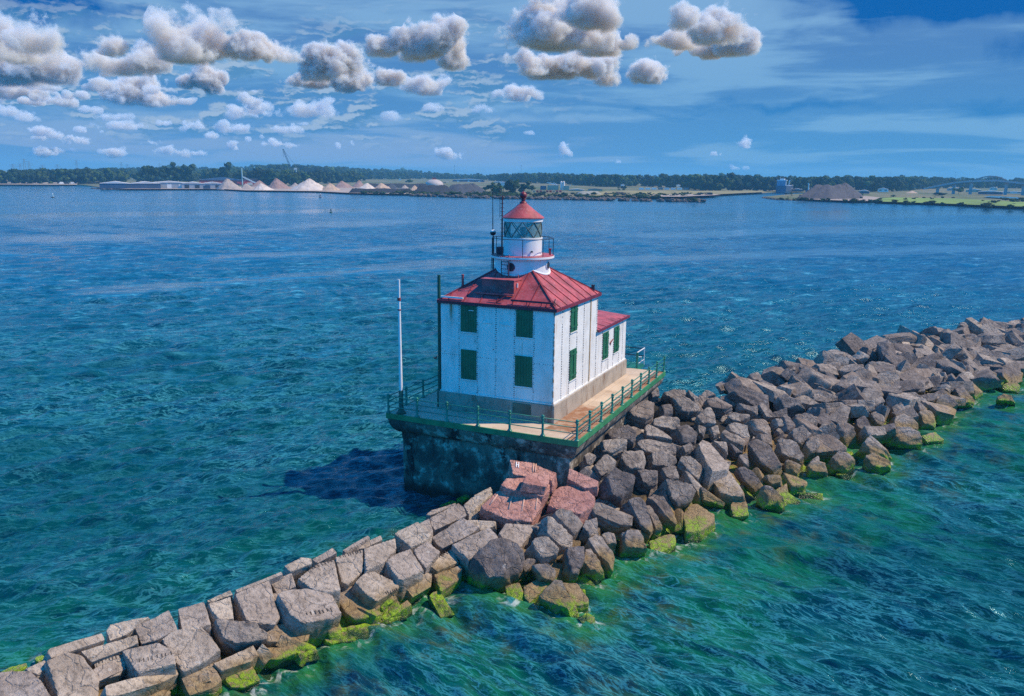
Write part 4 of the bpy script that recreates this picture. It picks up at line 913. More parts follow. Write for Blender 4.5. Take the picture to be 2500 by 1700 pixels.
('D',[(1560,155),(1640,148),(1722,250),(1680,285)],'b','narrow plank slab leaning on the far crest, last of the slabs',.4),
('D',[(400,565),(450,535),(562,660),(400,645)],'B','smooth triangular boulder below the pale square faced block',.4),
('D',[(0,960),(70,900),(160,1000),(140,1090),(10,1080)],'B','blocky dark boulder above the ochre backed waterline boulder',.35),
('D',[(210,700),(280,690),(520,740),(530,800),(390,830),(270,800)],'B','fluted boulder with vertical grooves in mid slope',.45),
('D',[(380,880),(480,820),(600,815),(650,885),(560,920),(420,920)],'B','rough topped boulder under the fluted one',.4),
]
for i, t in enumerate(T):
    tf, pts, kind, label = t[:4]; lift = t[4] if len(t) > 4 else .15
    traced(i, tf, pts, kind, label, lift, t[5] if len(t) > 5 else None, t[6] if len(t) > 6 else None)
# far reach: rows of boulders from crest to waterline
ORD = ['first','second','third','fourth','fifth','sixth','seventh','eighth','ninth','tenth','eleventh','twelfth','thirteenth','fourteenth','fifteenth','sixteenth','seventeenth','eighteenth','nineteenth','twentieth','twenty-first','twenty-second','twenty-third','twenty-fourth','twenty-fifth','twenty-sixth','twenty-seventh','twenty-eighth','twenty-ninth','thirtieth']
ROWS = ['crest row','first row below the crest','second row below the crest','third row below the crest','middle row','third row above the water','second row above the water','first row above the water','waterline row']
rs = np.random.RandomState(21); CEN = np.array([c for c, r in STONES]); RAD = np.array([r for c, r in STONES])
cam3 = CAM
def free_stone(p, nrm, size, label, group, name, seed, mt=None, n=15):
    rs = np.random.RandomState(seed)
    a = rs.uniform(0, PI); e1 = np.array([math.cos(a), math.sin(a), rs.uniform(-.3, .3)]); nv = nrm+rs.randn(3)*.42; nv /= np.linalg.norm(nv)
    e1 -= nv*(e1@nv); e1 /= np.linalg.norm(e1); e2 = np.cross(nv, e1)
    dm = size*np.array([rs.uniform(.8, 1.6), rs.uniform(.5, .95), rs.uniform(.35, .75)])
    planes = [(s_*ax_+0*nv, d_) for ax_, d_ in ((e1, dm[0]), (e2, dm[1]), (nv, dm[2])) for s_ in (1, -1)]
    for k in range(rs.randint(4, 8)):
        mv = rs.randn(3); mv /= np.linalg.norm(mv); h = abs(mv@e1)*dm[0]+abs(mv@e2)*dm[1]+abs(mv@nv)*dm[2]; planes.append((mv, h*rs.uniform(.52, .82)))
    return make_stone(name, label, 'boulder', group, p, np.array([e1, e2, nv]), tuple(dm), planes, 120, n, .5, seed, mt or M_ROCK, .45)
k = 0
for ri, s in enumerate(np.linspace(-.01, .90, 9)):
    u = 11.4; cnt = 0
    while u < 17.6:
        p = ruled(u, s+rs.uniform(-.03, .03)); p2 = ruled(u+.05, s); step = np.linalg.norm(p2-p)/.05
        size = rs.uniform(.55, 1.15)
        uu = u; u += size*1.7/max(step, .5)
        if len(CEN) and np.any(np.linalg.norm((CEN-p)[:, :2], axis=1) < RAD*.9+size*.55): continue
        q = np.array(p)+np.array([0, 0, .05+.25*rs.rand()])
        if cnt >= len(ORD): break
        free_stone(q, np.array([.25, -.1, .95]), size, f'dark angular boulder, {ORD[cnt]} along the {ROWS[ri]} on the far reach', 'boulders of the far breakwater reach', 'boulder', 900+k); cnt += 1; k += 1
# smaller rubble showing in the gaps of the near heap
for j in range(110):
    u = rs.uniform(5.2, 11.5); s = rs.uniform(.03, .97); p = ruled(u, s); p[2] -= .25; size = rs.uniform(.35, .65)
    if p[0] < -.3 and p[1] > .2: continue
    d_ = np.linalg.norm((CEN-p), axis=1)-RAD*.55
    if np.min(d_) < .02: continue
    free_stone(np.array(p)-np.array([0, 0, .25]), np.array([.2, -.1, .95]), size, 'small dark rubble stone filling a gap between the big boulders', 'rubble stones in the gaps of the heap', 'rubble_stone', 2000+j, n=9)
for j in range(26):
    u = rs.uniform(.2, 5.2); s = rs.uniform(.25, 1.05); p = ruled(u, s); size = rs.uniform(.35, .55)
    d_ = np.linalg.norm((CEN-p), axis=1)-RAD*.6
    if np.min(d_) < .05: continue
    free_stone(np.array(p)-np.array([0, 0, .15]), np.array([.2, -.1, .95]), size, 'small pale stone wedged low between the quarried blocks', 'small stones between the quarried blocks', 'wedge_stone', 2300+j, M_BLOCK, n=9)

SHORE_PTS = []
for o in bpy.data.objects:
    if o.type == 'MESH' and o.name.split('.')[0] in ('armour_block', 'boulder', 'red_boulder', 'mossy_stone', 'rubble_stone', 'wedge_stone'):
        q = np.empty(len(o.data.vertices)*3, np.float32); o.data.vertices.foreach_get('co', q); q = q.reshape(-1, 3)+np.array(o.location)
        q = q[np.abs(q[:, 2]) < .12]; SHORE_PTS.append(q[::3, :2])
SHORE_PTS = np.concatenate(SHORE_PTS)
# ================================================================== water
MID = [RID[i]*.5+TOE[i]*.5 for i in range(len(RID))]
MID = [MID[0]+(MID[0]-MID[1])*60]+MID+[MID[-1]+(MID[-1]-MID[-2])*60]
def side_of(X, Y):
    bd = np.full(X.shape, 1e12); sg = np.zeros(X.shape)
    for a, b_ in zip(MID[:-1], MID[1:]):
        ab = (b_-a)[:2]; px, py = X-a[0], Y-a[1]; t = np.clip((px*ab[0]+py*ab[1])/(ab@ab), 0, 1)
        d2 = (px-t*ab[0])**2+(py-t*ab[1])**2; cr = ab[0]*py-ab[1]*px; m = d2 < bd
        bd = np.where(m, d2, bd); sg = np.where(m, np.where(cr < 0, 1.0, 0.0), sg)
    return sg
def wave_field(X, Y, spc):
    rw = np.random.RandomState(5); H = np.zeros_like(X)
    Q = np.stack([X*.035, Y*.035, np.zeros_like(X)], -1); wx = (vnoise(Q)-.5)*10; wy = (vnoise(Q+31)-.5)*10
    side = side_of(X, Y)            # harbour side (behind the breakwater) and lake side carry different seas
    gust = .62+.8*vnoise(np.stack([X*.022+9, Y*.022, np.zeros_like(X)], -1))
    for (ang0, w) in ((HARB, 1-side), (LAKE, side)):
        h = np.zeros_like(X)
        for i in range(46):
            lam = .62*(7.0/.62)**(rw.rand()**1.55); a = .021*lam**.62*(.5+rw.rand()); th = ang0+rw.randn()*(.40 if lam < 2.5 else .26); ph = rw.rand()*2*PI
            kx, ky = math.cos(th)*2*PI/lam, math.sin(th)*2*PI/lam
            fl = np.clip((lam/spc-2.0)/2.0, 0, 1)
            arg = kx*(X+wx*.6)+ky*(Y+wy*.6)+ph
            h += a*fl*(2*((1+np.sin(arg))/2)**1.6-1.0)
        H += h*w
    return H*gust
def dirang(p, q):                      # wave travel direction, normal to a crest seen between two photo points
    a, b_ = un(*p), un(*q); d = b_-a; return math.atan2(d[1], d[0])+PI/2
HARB = math.radians(46)+PI/2; LAKE = dirang((1700, 1540), (1950, 1625))
azs = np.concatenate([np.linspace(-180, -42, 40)[:-1], np.linspace(-42, 42, 1050), np.linspace(42, 180, 40)[1:]])*PI/180+YAW
rr = [9.0]
while rr[-1] < 30000: rr.append(rr[-1]*(1.0042+.05*min(1, max(0, rr[-1]-130)/4000.0))+.01)
rr = np.array(rr); A_, R_ = np.meshgrid(azs, rr)
WX = CAM[0]+np.sin(A_)*R_; WY = CAM[1]+np.cos(A_)*R_
spc = np.maximum(R_*np.gradient(azs)[None, :], np.gradient(rr)[:, None])
near = R_ < 700
WZ = np.zeros_like(WX); WZ[near] = wave_field(WX[near], WY[near], spc[near])
# distance from the toe line, for shallows and foam
sh = np.full(WX.shape, 99.0); sel = R_ < 160
Pn = np.stack([WX[sel], WY[sel]], -1); best = np.full(len(Pn), 99.0)
TT = np.array([ruled(u, 1.0)[:2] for u in np.linspace(0, len(RID)-1, 90)])
for a, b_ in zip(TT[:-1], TT[1:]):
    ab = b_-a; t = np.clip(((Pn-a)@ab)/(ab@ab), 0, 1); best = np.minimum(best, np.linalg.norm(Pn-(a+t[:, None]*ab), axis=1))
from mathutils.kdtree import KDTree
kd = KDTree(len(SHORE_PTS))
for i, q in enumerate(SHORE_PTS): kd.insert((q[0], q[1], 0), i)
kd.balance()
for i in np.nonzero(best < 7.5)[0]: best[i] = kd.find((Pn[i, 0], Pn[i, 1], 0))[2]
sh[sel] = best
# wind lanes: bands of calmer, paler water
LANES = [((-100,592),(560,566),(980,541),7),((300,705),(760,672),(1120,640),9),((1300,546),(1800,528),(2600,512),8),((-100,528),(400,522),(900,515),5),((560,628),(900,610),(1180,590),6),((1650,575),(2050,560),(2600,548),5),((1400,640),(1900,622),(2600,600),7)]
lane = np.zeros_like(WX); far_sel = (R_ > 60) & (R_ < 900); PL = np.stack([WX[far_sel], WY[far_sel]], -1); lb_ = np.zeros(len(PL))
brk = fbm(np.stack([PL[:, 0]*.03, PL[:, 1]*.03, np.zeros(len(PL))], -1), 4)
for (a, m_, b_, wpx) in LANES:
    pts_ = [un(*a)[:2], un(*m_)[:2], un(*b_)[:2]]
    wid = np.linalg.norm(un(m_[0], m_[1]+wpx)[:2]-un(m_[0], m_[1]-wpx)[:2])*.5
    dd_ = np.full(len(PL), 1e9)
    for u0, u1 in zip(pts_[:-1], pts_[1:]):
        ab = u1-u0; t = np.clip(((PL-u0)@ab)/(ab@ab), 0, 1); dd_ = np.minimum(dd_, np.linalg.norm(PL-(u0+t[:, None]*ab), axis=1))
    lb_ = np.maximum(lb_, np.clip(1.45-dd_/wid+brk*2.2, 0, 1))
lane[far_sel] = lb_
WZ = WZ*(1-.75*lane)
side_a = side_of(WX, WY)
n0, n1 = WX.shape
ii = (np.arange(n0-1)[:, None]*n1+np.arange(n1-1)[None, :]).ravel()
WF = np.stack([ii, ii+n1, ii+n1+1, ii+1], -1)
def m_water(N, b):
    P = geo(N); at = N.add('ShaderNodeAttribute', attribute_name='shore'); sh_ = at.outputs['Fac']
    s = N.sep(P); P2 = N.comb(s[0], s[1], 0)
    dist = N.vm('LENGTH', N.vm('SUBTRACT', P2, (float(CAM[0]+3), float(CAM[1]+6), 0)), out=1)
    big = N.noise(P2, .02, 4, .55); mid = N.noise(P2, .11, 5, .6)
    # body colour: greener where the bottom is near, bluer and paler with distance from the viewpoint
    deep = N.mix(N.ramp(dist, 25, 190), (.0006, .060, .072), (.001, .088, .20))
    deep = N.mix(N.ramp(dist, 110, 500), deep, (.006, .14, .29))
    c = N.mix(N.math('MULTIPLY', N.ramp(mid, .35, .7), .55), deep, (.0005, .038, .080))
    c = N.mix(N.math('MULTIPLY', N.ramp(sh_, 14, 2), N.ramp(N.noise(P2, .16, 5, .6), .40, .62)), c, (.004, .125, .060))
    weed = N.math('MULTIPLY', N.ramp(sh_, 6.5, .4), N.ramp(N.noise(P2, .55, 6, .65), .50, .66))
    c = N.mix(N.math('MULTIPLY', weed, .8), c, (.075, .085, .022))
    dark = N.math('MULTIPLY', N.ramp(sh_, 7, 1), N.ramp(N.noise(P2, .33, 5, .6), .52, .68))
    c = N.mix(N.math('MULTIPLY', dark, .8), c, (.002, .022, .032))
    W = N.vm('ADD', P2, N.vm('MULTIPLY', N.noise(P2, .25, 3, out=1), (1.0, 1.0, 0)))
    rot = N.add('ShaderNodeVectorRotate', rotation_type='Z_AXIS'); N.l.new(W, rot.inputs[0]); rot.inputs['Angle'].default_value = -(HARB-PI/2)
    rot2 = N.add('ShaderNodeVectorRotate', rotation_type='Z_AXIS'); N.l.new(W, rot2.inputs[0]); rot2.inputs['Angle'].default_value = -(LAKE-PI/2)
    sd_ = N.add('ShaderNodeAttribute', attribute_name='side').outputs['Fac']
    mxv = N.add('ShaderNodeMix', data_type='VECTOR'); N.l.new(N.math('GREATER_THAN', sd_, .5), mxv.inputs[0]); N.l.new(rot.outputs[0], mxv.inputs[4]); N.l.new(rot2.outputs[0], mxv.inputs[5])
    RV = mxv.outputs[1]
    Ws = N.vm('MULTIPLY', RV, (.25, 1.0, 1))
    h1 = N.noise(Ws, 1.75, 5, .62, .08); h2 = N.noise(Ws, 3.4, 4, .6); h3 = N.noise(N.vm('MULTIPLY', RV, (.45, 1, 1)), .16, 9, .72)
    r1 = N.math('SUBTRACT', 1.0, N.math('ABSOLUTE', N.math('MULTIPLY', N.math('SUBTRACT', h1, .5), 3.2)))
    h = N.math('ADD', N.math('MULTIPLY', r1, .15), N.math('MULTIPLY', h2, .10))
    h = N.math('ADD', h, N.math('MULTIPLY', h3, .50))
    # pale crest highlights painted into the body colour along noise ridges
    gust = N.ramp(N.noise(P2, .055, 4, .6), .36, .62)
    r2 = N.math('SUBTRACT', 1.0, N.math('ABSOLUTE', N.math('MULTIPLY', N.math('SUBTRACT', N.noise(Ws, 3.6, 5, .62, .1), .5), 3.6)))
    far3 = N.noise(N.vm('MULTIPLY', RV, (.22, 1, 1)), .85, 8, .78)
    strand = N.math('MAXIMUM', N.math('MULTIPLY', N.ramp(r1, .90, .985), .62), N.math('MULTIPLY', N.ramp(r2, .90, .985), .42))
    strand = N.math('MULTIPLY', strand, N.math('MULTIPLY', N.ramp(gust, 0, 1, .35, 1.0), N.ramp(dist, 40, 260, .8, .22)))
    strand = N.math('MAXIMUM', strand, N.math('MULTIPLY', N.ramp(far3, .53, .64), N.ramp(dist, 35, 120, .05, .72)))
    c = N.mix(N.math('MULTIPLY', N.ramp(far3, .50, .39), .85), c, N.mix(N.ramp(dist, 40, 250), (.0004, .026, .055), (.001, .045, .15)))  # darker troughs painted into the colour between the pale crests
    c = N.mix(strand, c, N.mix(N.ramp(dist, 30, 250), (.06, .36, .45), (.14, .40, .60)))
    foam_n = N.noise(N.vm('MULTIPLY', P2, (1, 1, 1)), 1.6, 7, .72, .8)
    glow = N.math('MULTIPLY', N.ramp(sh_, 1.9, .1), N.math('MULTIPLY', N.ramp(s[0], -9, -5), N.ramp(N.noise(P2, .7, 4, .6), .30, .58)))
    c = N.mix(N.math('MULTIPLY', glow, .55), c, (.03, .21, .016))
    foam = N.math('MULTIPLY', N.ramp(sh_, .6, .03), N.ramp(foam_n, .52, .62))
    fl = N.voro(P2, .55, 'F1'); fleck = N.math('MULTIPLY', N.ramp(fl, .04, .02), N.ramp(N.noise(P2, .05, 3), .60, .70))
    fleck = N.math('MULTIPLY', fleck, N.ramp(s[0], 4, 9))
    foam = N.math('MAXIMUM', foam, fleck)
    c = N.mix(N.math('MULTIPLY', foam, .55), c, (.62, .68, .68))
    # wind streaks: bands where the surface is smoother and mirrors more sky
    ca, sa = math.cos(.33), math.sin(.33)
    sl = N.noise(N.comb(N.math('ADD', N.math('MULTIPLY', s[0], .006*ca), N.math('MULTIPLY', s[1], .006*sa)), N.math('SUBTRACT', N.math('MULTIPLY', s[1], .026*ca), N.math('MULTIPLY', s[0], .026*sa)), 0), 1.0, 4, .55, .6)
    ln = N.add('ShaderNodeAttribute', attribute_name='lane').outputs['Fac']
    calm = N.math('MAXIMUM', N.math('MULTIPLY', N.ramp(sl, .50, .66), .5), N.math('MAXIMUM', ln, N.math('MULTIPLY', N.ramp(N.noise(N.vm('MULTIPLY', P2, (.06, .06, 1)), 1.0, 5, .65), .56, .70), .55)))
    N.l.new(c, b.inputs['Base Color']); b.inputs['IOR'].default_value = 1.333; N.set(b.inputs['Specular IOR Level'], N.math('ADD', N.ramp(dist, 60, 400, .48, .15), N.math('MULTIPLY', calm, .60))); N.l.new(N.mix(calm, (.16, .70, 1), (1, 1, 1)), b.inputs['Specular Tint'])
    N.set(b.inputs['Roughness'], N.math('ADD', N.math('MULTIPLY', N.ramp(dist, 20, 500, .10, .17), N.math('SUBTRACT', 1.0, N.math('MULTIPLY', calm, .6))), N.math('MULTIPLY', foam, .5)))
    amp = N.math('MULTIPLY', N.ramp(calm, 0, 1, 1.0, .22), N.ramp(dist, 60, 900, 1.0, .75))
    bump(N, b, N.math('MULTIPLY', h, amp), .36)
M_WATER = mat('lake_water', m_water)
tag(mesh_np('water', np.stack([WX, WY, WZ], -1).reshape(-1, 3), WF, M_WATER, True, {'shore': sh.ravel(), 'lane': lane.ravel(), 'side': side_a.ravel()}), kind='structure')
# ================================================================== far shore
def lerp_tab(tab, x):
    xs, ys = zip(*tab); return float(np.interp(x, xs, ys))
SHORE = [(-900,447),(0,451),(190,452),(262,461),(540,462.5),(600,466),(770,468),(860,473),(1000,477),(1150,480),(1250,482),(1450,484),(1620,485),(1700,481),(1800,474.5),(1890,470),(1990,473),(2200,474),(3400,480)]
def m_land(N, b):
    P = geo(N); n = N.noise(P, .012, 6, .6); n2 = N.noise(P, .06, 6, .65); n3 = N.noise(P, .4, 4, .6)
    c = N.mix(N.ramp(n, .42, .58), (.075, .105, .030), (.19, .16, .085))
    c = N.mix(N.math('MULTIPLY', N.ramp(n2, .5, .62), .7), c, (.05, .085, .02))
    c = N.mix(N.math('MULTIPLY', N.ramp(n3, .55, .7), .4), c, (.25, .20, .14))
    N.l.new(c, b.inputs['Base Color']); b.inputs['Roughness'].default_value = .95; bump(N, b, n3, .3)
M_LAND = mat('shore_ground', m_land)
def ground_fan(name, front, back, x0, x1, nx, nd, rise, mat_, z0=.9):
    V = []
    for i in range(nx):
        x = x0+(x1-x0)*i/(nx-1); d0 = np.linalg.norm(un(x, lerp_tab(front, x))[:2]-CAM[:2])+2.0*math.sin(i*1.7)+1.5*math.sin(i*.6)
        d1 = back(x) if callable(back) else back
        for j in range(nd):
            f = j/(nd-2) if j else 0
            if j == 0: d, z = d0, -1.0
            else:
                f = (j-1)/(nd-2); d = d0+1.0+(d1-d0)*f**2.2; z = z0+rise*min(1, max(0, (d-d0-150)/900))
            p = at_range(x, d); V.append((p[0], p[1], z+(.25*math.sin(p[0]*.05)*math.cos(p[1]*.04) if j else 0)))
    F = [(i*nd+j, (i+1)*nd+j, (i+1)*nd+j+1, i*nd+j+1) for i in range(nx-1) for j in range(nd-1)]
    return tag(mesh_np(name, V, F, mat_, True), kind='structure')
ground_fan('shore_ground', SHORE, 9000.0, -900, 3400, 300, 26, 3.0, M_LAND)
PEN_F = [(1864,483.5),(1880,486),(1900,488.5),(2100,494),(2300,500),(2500,508.5),(3000,524)]
PEN_B = [(1864,483.2),(1890,480.5),(1935,477.5),(2000,473.5),(2200,472),(3000,478)]
ground_fan('peninsula_ground', PEN_F, lambda x: np.linalg.norm(un(x, lerp_tab(PEN_B, x))[:2]-CAM[:2]), 1864, 3000, 120, 14, 0, M_LAND, 1.0)
def sheet(name, px, z, mat_, n=10):
    Q = [un(x, y, z) for x, y in px]; m = MB(); m.raw(Q, [tuple(range(len(Q)))]); return tag(m.build(name, mat_), kind='structure')
M_SAND = paint('pale_sand', (.42, .36, .29), .2, .95, bmp=0, scale=.05); M_YARD = paint('gravel_yard', (.34, .28, .24), .25, .95, bmp=0, scale=.05); M_MEADOW = paint('meadow_grass', (.16, .25, .04), .3, .95, bmp=0, scale=.02)
M_DRY = paint('dry_grass', (.24, .21, .085), .35, .95, bmp=0, scale=.03); M_CHANNEL = paint('river_water', (.03, .13, .22), .1, .15, bmp=0, scale=.05)
sheet('beach_sand', [(-300,450),(0,450.3),(188,451.2),(190,446.5),(100,446),(-300,446)], 1.35, M_SAND)
sheet('quay_ground', [(285,461.5),(540,461.5),(600,465),(770,467),(860,471.5),(1000,474),(1030,466),(980,461),(860,456),(700,456),(520,456),(380,458)], 1.30, M_YARD)
sheet('meadow', [(885,446.5),(1030,450),(1040,444),(990,441),(900,440)], 2.2, M_MEADOW)
sheet('meadow', [(1440,478),(1700,477),(1870,469),(1860,466),(1640,466),(1480,466)], 1.9, M_DRY)
sheet('bare_ground', [(1540,479.5),(1660,480.5),(1760,476),(1740,474),(1600,475)], 2.1, M_YARD)
sheet('meadow', [(2135,492),(2300,497),(2500,505),(2800,516),(2800,500),(2500,493),(2330,485),(2180,482),(2140,486)], 1.45, M_MEADOW)
sheet('bare_ground', [(1960,486),(2060,490),(2128,491),(2150,482),(2110,479)], 1.5, M_YARD)
sheet('river', [(2400,481),(2500,487),(2800,500),(2800,496),(2500,483),(2420,478.5)], 1.75, M_CHANNEL)

# ---- rock edging along the water: countless small stones
def riprap(name, path, w, h, seed, z0=0.0):
    rr_ = np.random.RandomState(seed); X, Fq = cube_grid(3); X = X/np.linalg.norm(X, axis=1)[:, None]; V, F, b_ = [], [], 0
    for a, c_ in zip(path[:-1], path[1:]):
        A, B_ = un(*a), un(*c_); L = np.linalg.norm(B_-A); m_ = int(L/(w*.16))
        for k in range(m_):
            p = A+(B_-A)*rr_.rand(); r = rr_.uniform(.35, 1.0)*h; q = X*r*np.array([1.3, 1.3, .8])*(1+.5*(rr_.rand(len(X), 1)-.5))
            p = p+np.array([rr_.uniform(-w, w)*.5, rr_.uniform(-w, w)*.5, z0+rr_.uniform(-.2, .5)*h]); V.append(q+p); F.append(Fq+b_); b_ += len(X)
    return tag(mesh_np(name, np.concatenate(V), np.concatenate(F), M_RIP, False), kind='stuff')
M_RIP = paint('edging_stone', (.10, .085, .075), .5, .9, bmp=0, scale=.3)
riprap('shore_riprap', [(225,461),(262,462),(330,463),(540,463),(600,466),(770,468.5)], 3, 1.0, 1)
riprap('shore_riprap', [(775,470),(860,473.5),(1000,477.5),(1150,480.5),(1250,482.5)], 4, 1.2, 2)
riprap('shore_riprap', [(1250,482.5),(1450,484.5),(1620,485.3),(1700,481.5),(1800,475)], 2.5, .9, 3)
riprap('shore_riprap', [(1864,484),(1900,489),(2100,494.5),(2300,500.5),(2500,509),(2700,516)], 2.5, .9, 4)
riprap('far_breakwater', [(1000,479.5),(1150,484),(1250,486.5),(1400,489),(1560,492),(1718,494.5)], 5, 1.7, 5, .5)

# ---- woods
M_LEAF = None
def m_leaf(N, b):
    a = N.add('ShaderNodeAttribute', attribute_name='tint').outputs['Color']; P = geo(N)
    c = N.mix(N.ramp(N.noise(P, .35, 5, .65), .35, .65), a, N.vm('MULTIPLY', a, (.55, .62, .7)))
    N.l.new(c, b.inputs['Base Color']); b.inputs['Roughness'].default_value = .8; b.inputs['Specular IOR Level'].default_value = .15
M_LEAF = mat('tree_leaves', m_leaf); M_BARK = paint('bark', (.07, .05, .035), .3, .9, bmp=0)
def crown_template(seed, slim=1.0):
    r = np.random.RandomState(seed); V, F, b_ = [], [], 0; nl = r.randint(9, 14)
    lumps = [(r.normal(0, .23, 3)*np.array([1.2, 1.2, .75])*slim+np.array([0, 0, .60+.16*r.randn()]), r.uniform(.17, .30)) for _ in range(nl)]
    for c_, R_ in lumps:
        m_ = 46; dv = r.randn(m_, 3); dv[:, 2] = np.abs(dv[:, 2])*.8+dv[:, 2]*.2; dv /= np.linalg.norm(dv, axis=1)[:, None]
        for d in dv:                          # leaf clumps: small ragged triangles-pairs on and inside the lump
            p = c_+d*R_*r.uniform(.65, 1.12)*np.array([1.1, 1.1, .85]); s_ = r.uniform(.045, .085)
            u = np.cross(d, r.randn(3)); u /= np.linalg.norm(u)+1e-9; w = np.cross(d, u)+d*r.uniform(-.5, .5)
            V += [p-u*s_-w*s_*.7, p+u*s_*.9-w*s_, p+u*s_*1.1+w*s_*.8, p-u*s_*.7+w*s_]; F.append((b_, b_+1, b_+2, b_+3)); b_ += 4
        X, Fq = cube_grid(2); X = X/np.linalg.norm(X, axis=1)[:, None]
        V += list(c_+X*R_*.80); F += [tuple(q+b_ for q in f) for f in Fq]; b_ += len(X)
    V = np.array(V); V[:, 2] = np.maximum(V[:, 2], .02+.1*r.rand(len(V))); return V, np.array(F)
CROWNS = [crown_template(50+i, [1, .9, 1.1, .75][i % 4]) for i in range(8)]
GREENS = np.array([(.030,.062,.018),(.040,.080,.020),(.026,.050,.022),(.055,.095,.022),(.034,.070,.030),(.045,.070,.018)])
def wood(name, spots, seed):
    r = np.random.RandomState(seed); V, F, T_, b_ = [], [], [], 0
    for (x, y, z, h, wd) in spots:
        v, f = CROWNS[r.randint(8)]; a = r.rand()*6.28; R_ = np.array([[math.cos(a), -math.sin(a), 0], [math.sin(a), math.cos(a), 0], [0, 0, 1]])
        V.append((v@R_.T)*np.array([wd, wd, h])+np.array([x, y, z])); F.append(f+b_); b_ += len(v)
        g = GREENS[r.randint(len(GREENS))]*r.uniform(.55, 1.6); T_.append(np.tile(np.append(g, 1), (len(v), 1)))
    return tag(mesh_np(name, np.concatenate(V), np.concatenate(F), M_LEAF, False, {'tint': np.concatenate(T_)}), kind='stuff')
FRONT = [(-300,447),(0,447.5),(190,447.5),(260,446),(480,443),(560,448),(720,453),(800,449),(885,445),(900,440.5),(1100,439.5),(1190,443),(1250,447),(1400,452),(1480,457),(1560,455),(1640,459),(1720,464.5),(1890,465),(1960,466),(2080,466),(2180,467),(2240,462),(2300,460),(2420,460),(2520,461),(2800,463)]
TOPS = [(-300,414),(0,417),(150,414),(250,411),(330,410),(420,407),(520,412),(640,406),(720,405),(800,409),(900,413),(1000,416),(1100,424),(1180,427),(1250,424),(1330,422),(1440,427),(1560,428),(1700,428),(1760,425),(1850,431),(2000,432),(2150,432),(2250,432),(2340,434),(2420,436),(2500,436),(2800,438)]
rw_ = np.random.RandomState(8); spots = []
for k in range(2600):
    x = rw_.uniform(-250, 2760); yf = lerp_tab(FRONT, x); d0 = np.linalg.norm(un(x, yf, 2.0)[:2]-CAM[:2])
    t = rw_.rand(); d = d0+(t**2.0)*1500*(1 if t > .25 else .3)+rw_.uniform(0, 12); p = at_range(x, d)
    zt = CAM[2]+(horizon_y(x)-lerp_tab(TOPS, x)-2.0+rw_.normal(0, 1.1))/F_PX*d       # height that just reaches the skyline from here
    g = 3.5*min(1, (d-d0)/900)+1.2; h = min(rw_.uniform(9, 16), max(5, zt-g))
    if t > .55: h = max(5.0, zt-g-rw_.uniform(0, 2.5))
    spots.append((p[0], p[1], g-.4, h, h*rw_.uniform(.75, 1.05)))
wood('woods', spots, 5)
def tree(x, ybase, h, w, label, group=None, seed=0, kind='tree', z=1.2):
    p = un(x, ybase, z); r = np.random.RandomState(seed)
    t = thing('leafy_tree' if kind == 'tree' else 'bush', label, kind, tuple(p), group)
    v, f = CROWNS[seed % 8]; g = GREENS[seed % len(GREENS)]*1.25
    o = mesh_np('crown', v*np.array([w, w, h]), f, M_LEAF, False, {'tint': np.tile(np.append(g, 1), (len(v), 1))}, t)
    mb = MB().tube([p+np.array([0, 0, -.3]), p+np.array([.1, 0, h*.35]), p+np.array([-.1, .1, h*.65])], [.035*h, .022*h, .01*h], 6); mb.build('trunk', M_BARK, t)
GT = 'trees on the shore behind the lantern'
for i, (x, yb, h, w, lb) in enumerate([(1200,470,7.5,9,'broad dark tree on the shore at the end of the coal heap'),(1216,476,6,7,'low tree at the water edge beside the white signal tower'),(1243,474,9.5,9,'tall rounded tree on the far side of the white signal tower'),(1258,471,11,8,'tallest tree behind the lantern aerial'),(1277,473,8,8,'tree just over the red lantern finial'),(1298,468,5.5,7,'small dark tree by the red railcars'),
   (1222,462,6,8,'tree behind the white signal tower'),(1185,466,3.5,6,'scrubby tree on the slope of the coal heap')]): tree(x, yb, h, w, lb, GT, i)
for i, (x, yb, h, w, lb) in enumerate([(1318,481,3,6,'bush at the inner shoreline under the silo plant'),(1450,478,2.6,5,'bush in front of the pale grey stockpile'),(1520,465,4.5,6,'lone dark tree on the dry field beyond the twin dark piles'),(1535,484,2.4,5,'bush at the inner shore past the twin dark piles'),(1690,493,2.2,7,'bush near the tip of the far breakwater'),(2275,497,1.6,5,'low bush on the green meadow edge'),(2290,478,2.5,9,'dark bush clump on the peninsula beyond the meadow'),(2340,474,6,10,'big tree on the peninsula before the bridge'),(2480,494,2.6,8,'bush by the river at the photo edge'),(2455,491,2.2,6,'bush on the river bank next to the edge bush'),(1110,478,2.4,6,'shore bush below the orange digger'),(1000,448,5.5,10,'dark clump of tree in the meadow by the rusty dome')]): tree(x, yb, h, w, lb, 'lone bushes and trees on the shore', 20+i, 'tree' if h > 4 else 'bush')
for i, (x, h, lb) in enumerate([(425,24,'umbrella shaped tree standing highest on the left skyline'),(398,20,'rounded tall tree just before the umbrella shaped skyline tree'),(370,19,'tall skyline tree over the dark shed'),(462,20,'broad tree next after the umbrella shaped skyline tree'),(545,20,'wide skyline tree above the blue roofed works')]):
    yf = 445; d = 1050; p = at_range(x, d); t = thing('leafy_tree', lb, 'tree', (p[0], p[1], 2.0), 'tall trees on the skyline'); v, f = CROWNS[(i*3) % 8]
    htop = CAM[2]+(horizon_y(x)-[404,409,410,409,408][i])/F_PX*d-2.0
    mesh_np('crown', v*np.array([htop*.75, htop*.75, htop]), f, M_LEAF, False, {'tint': np.tile(np.array([.03, .062, .02, 1]), (len(v), 1))}, t)
    MB().tube([(p[0], p[1], 1.5), (p[0], p[1], htop*.7)], [.6, .3], 6).build('trunk', M_BARK, t)

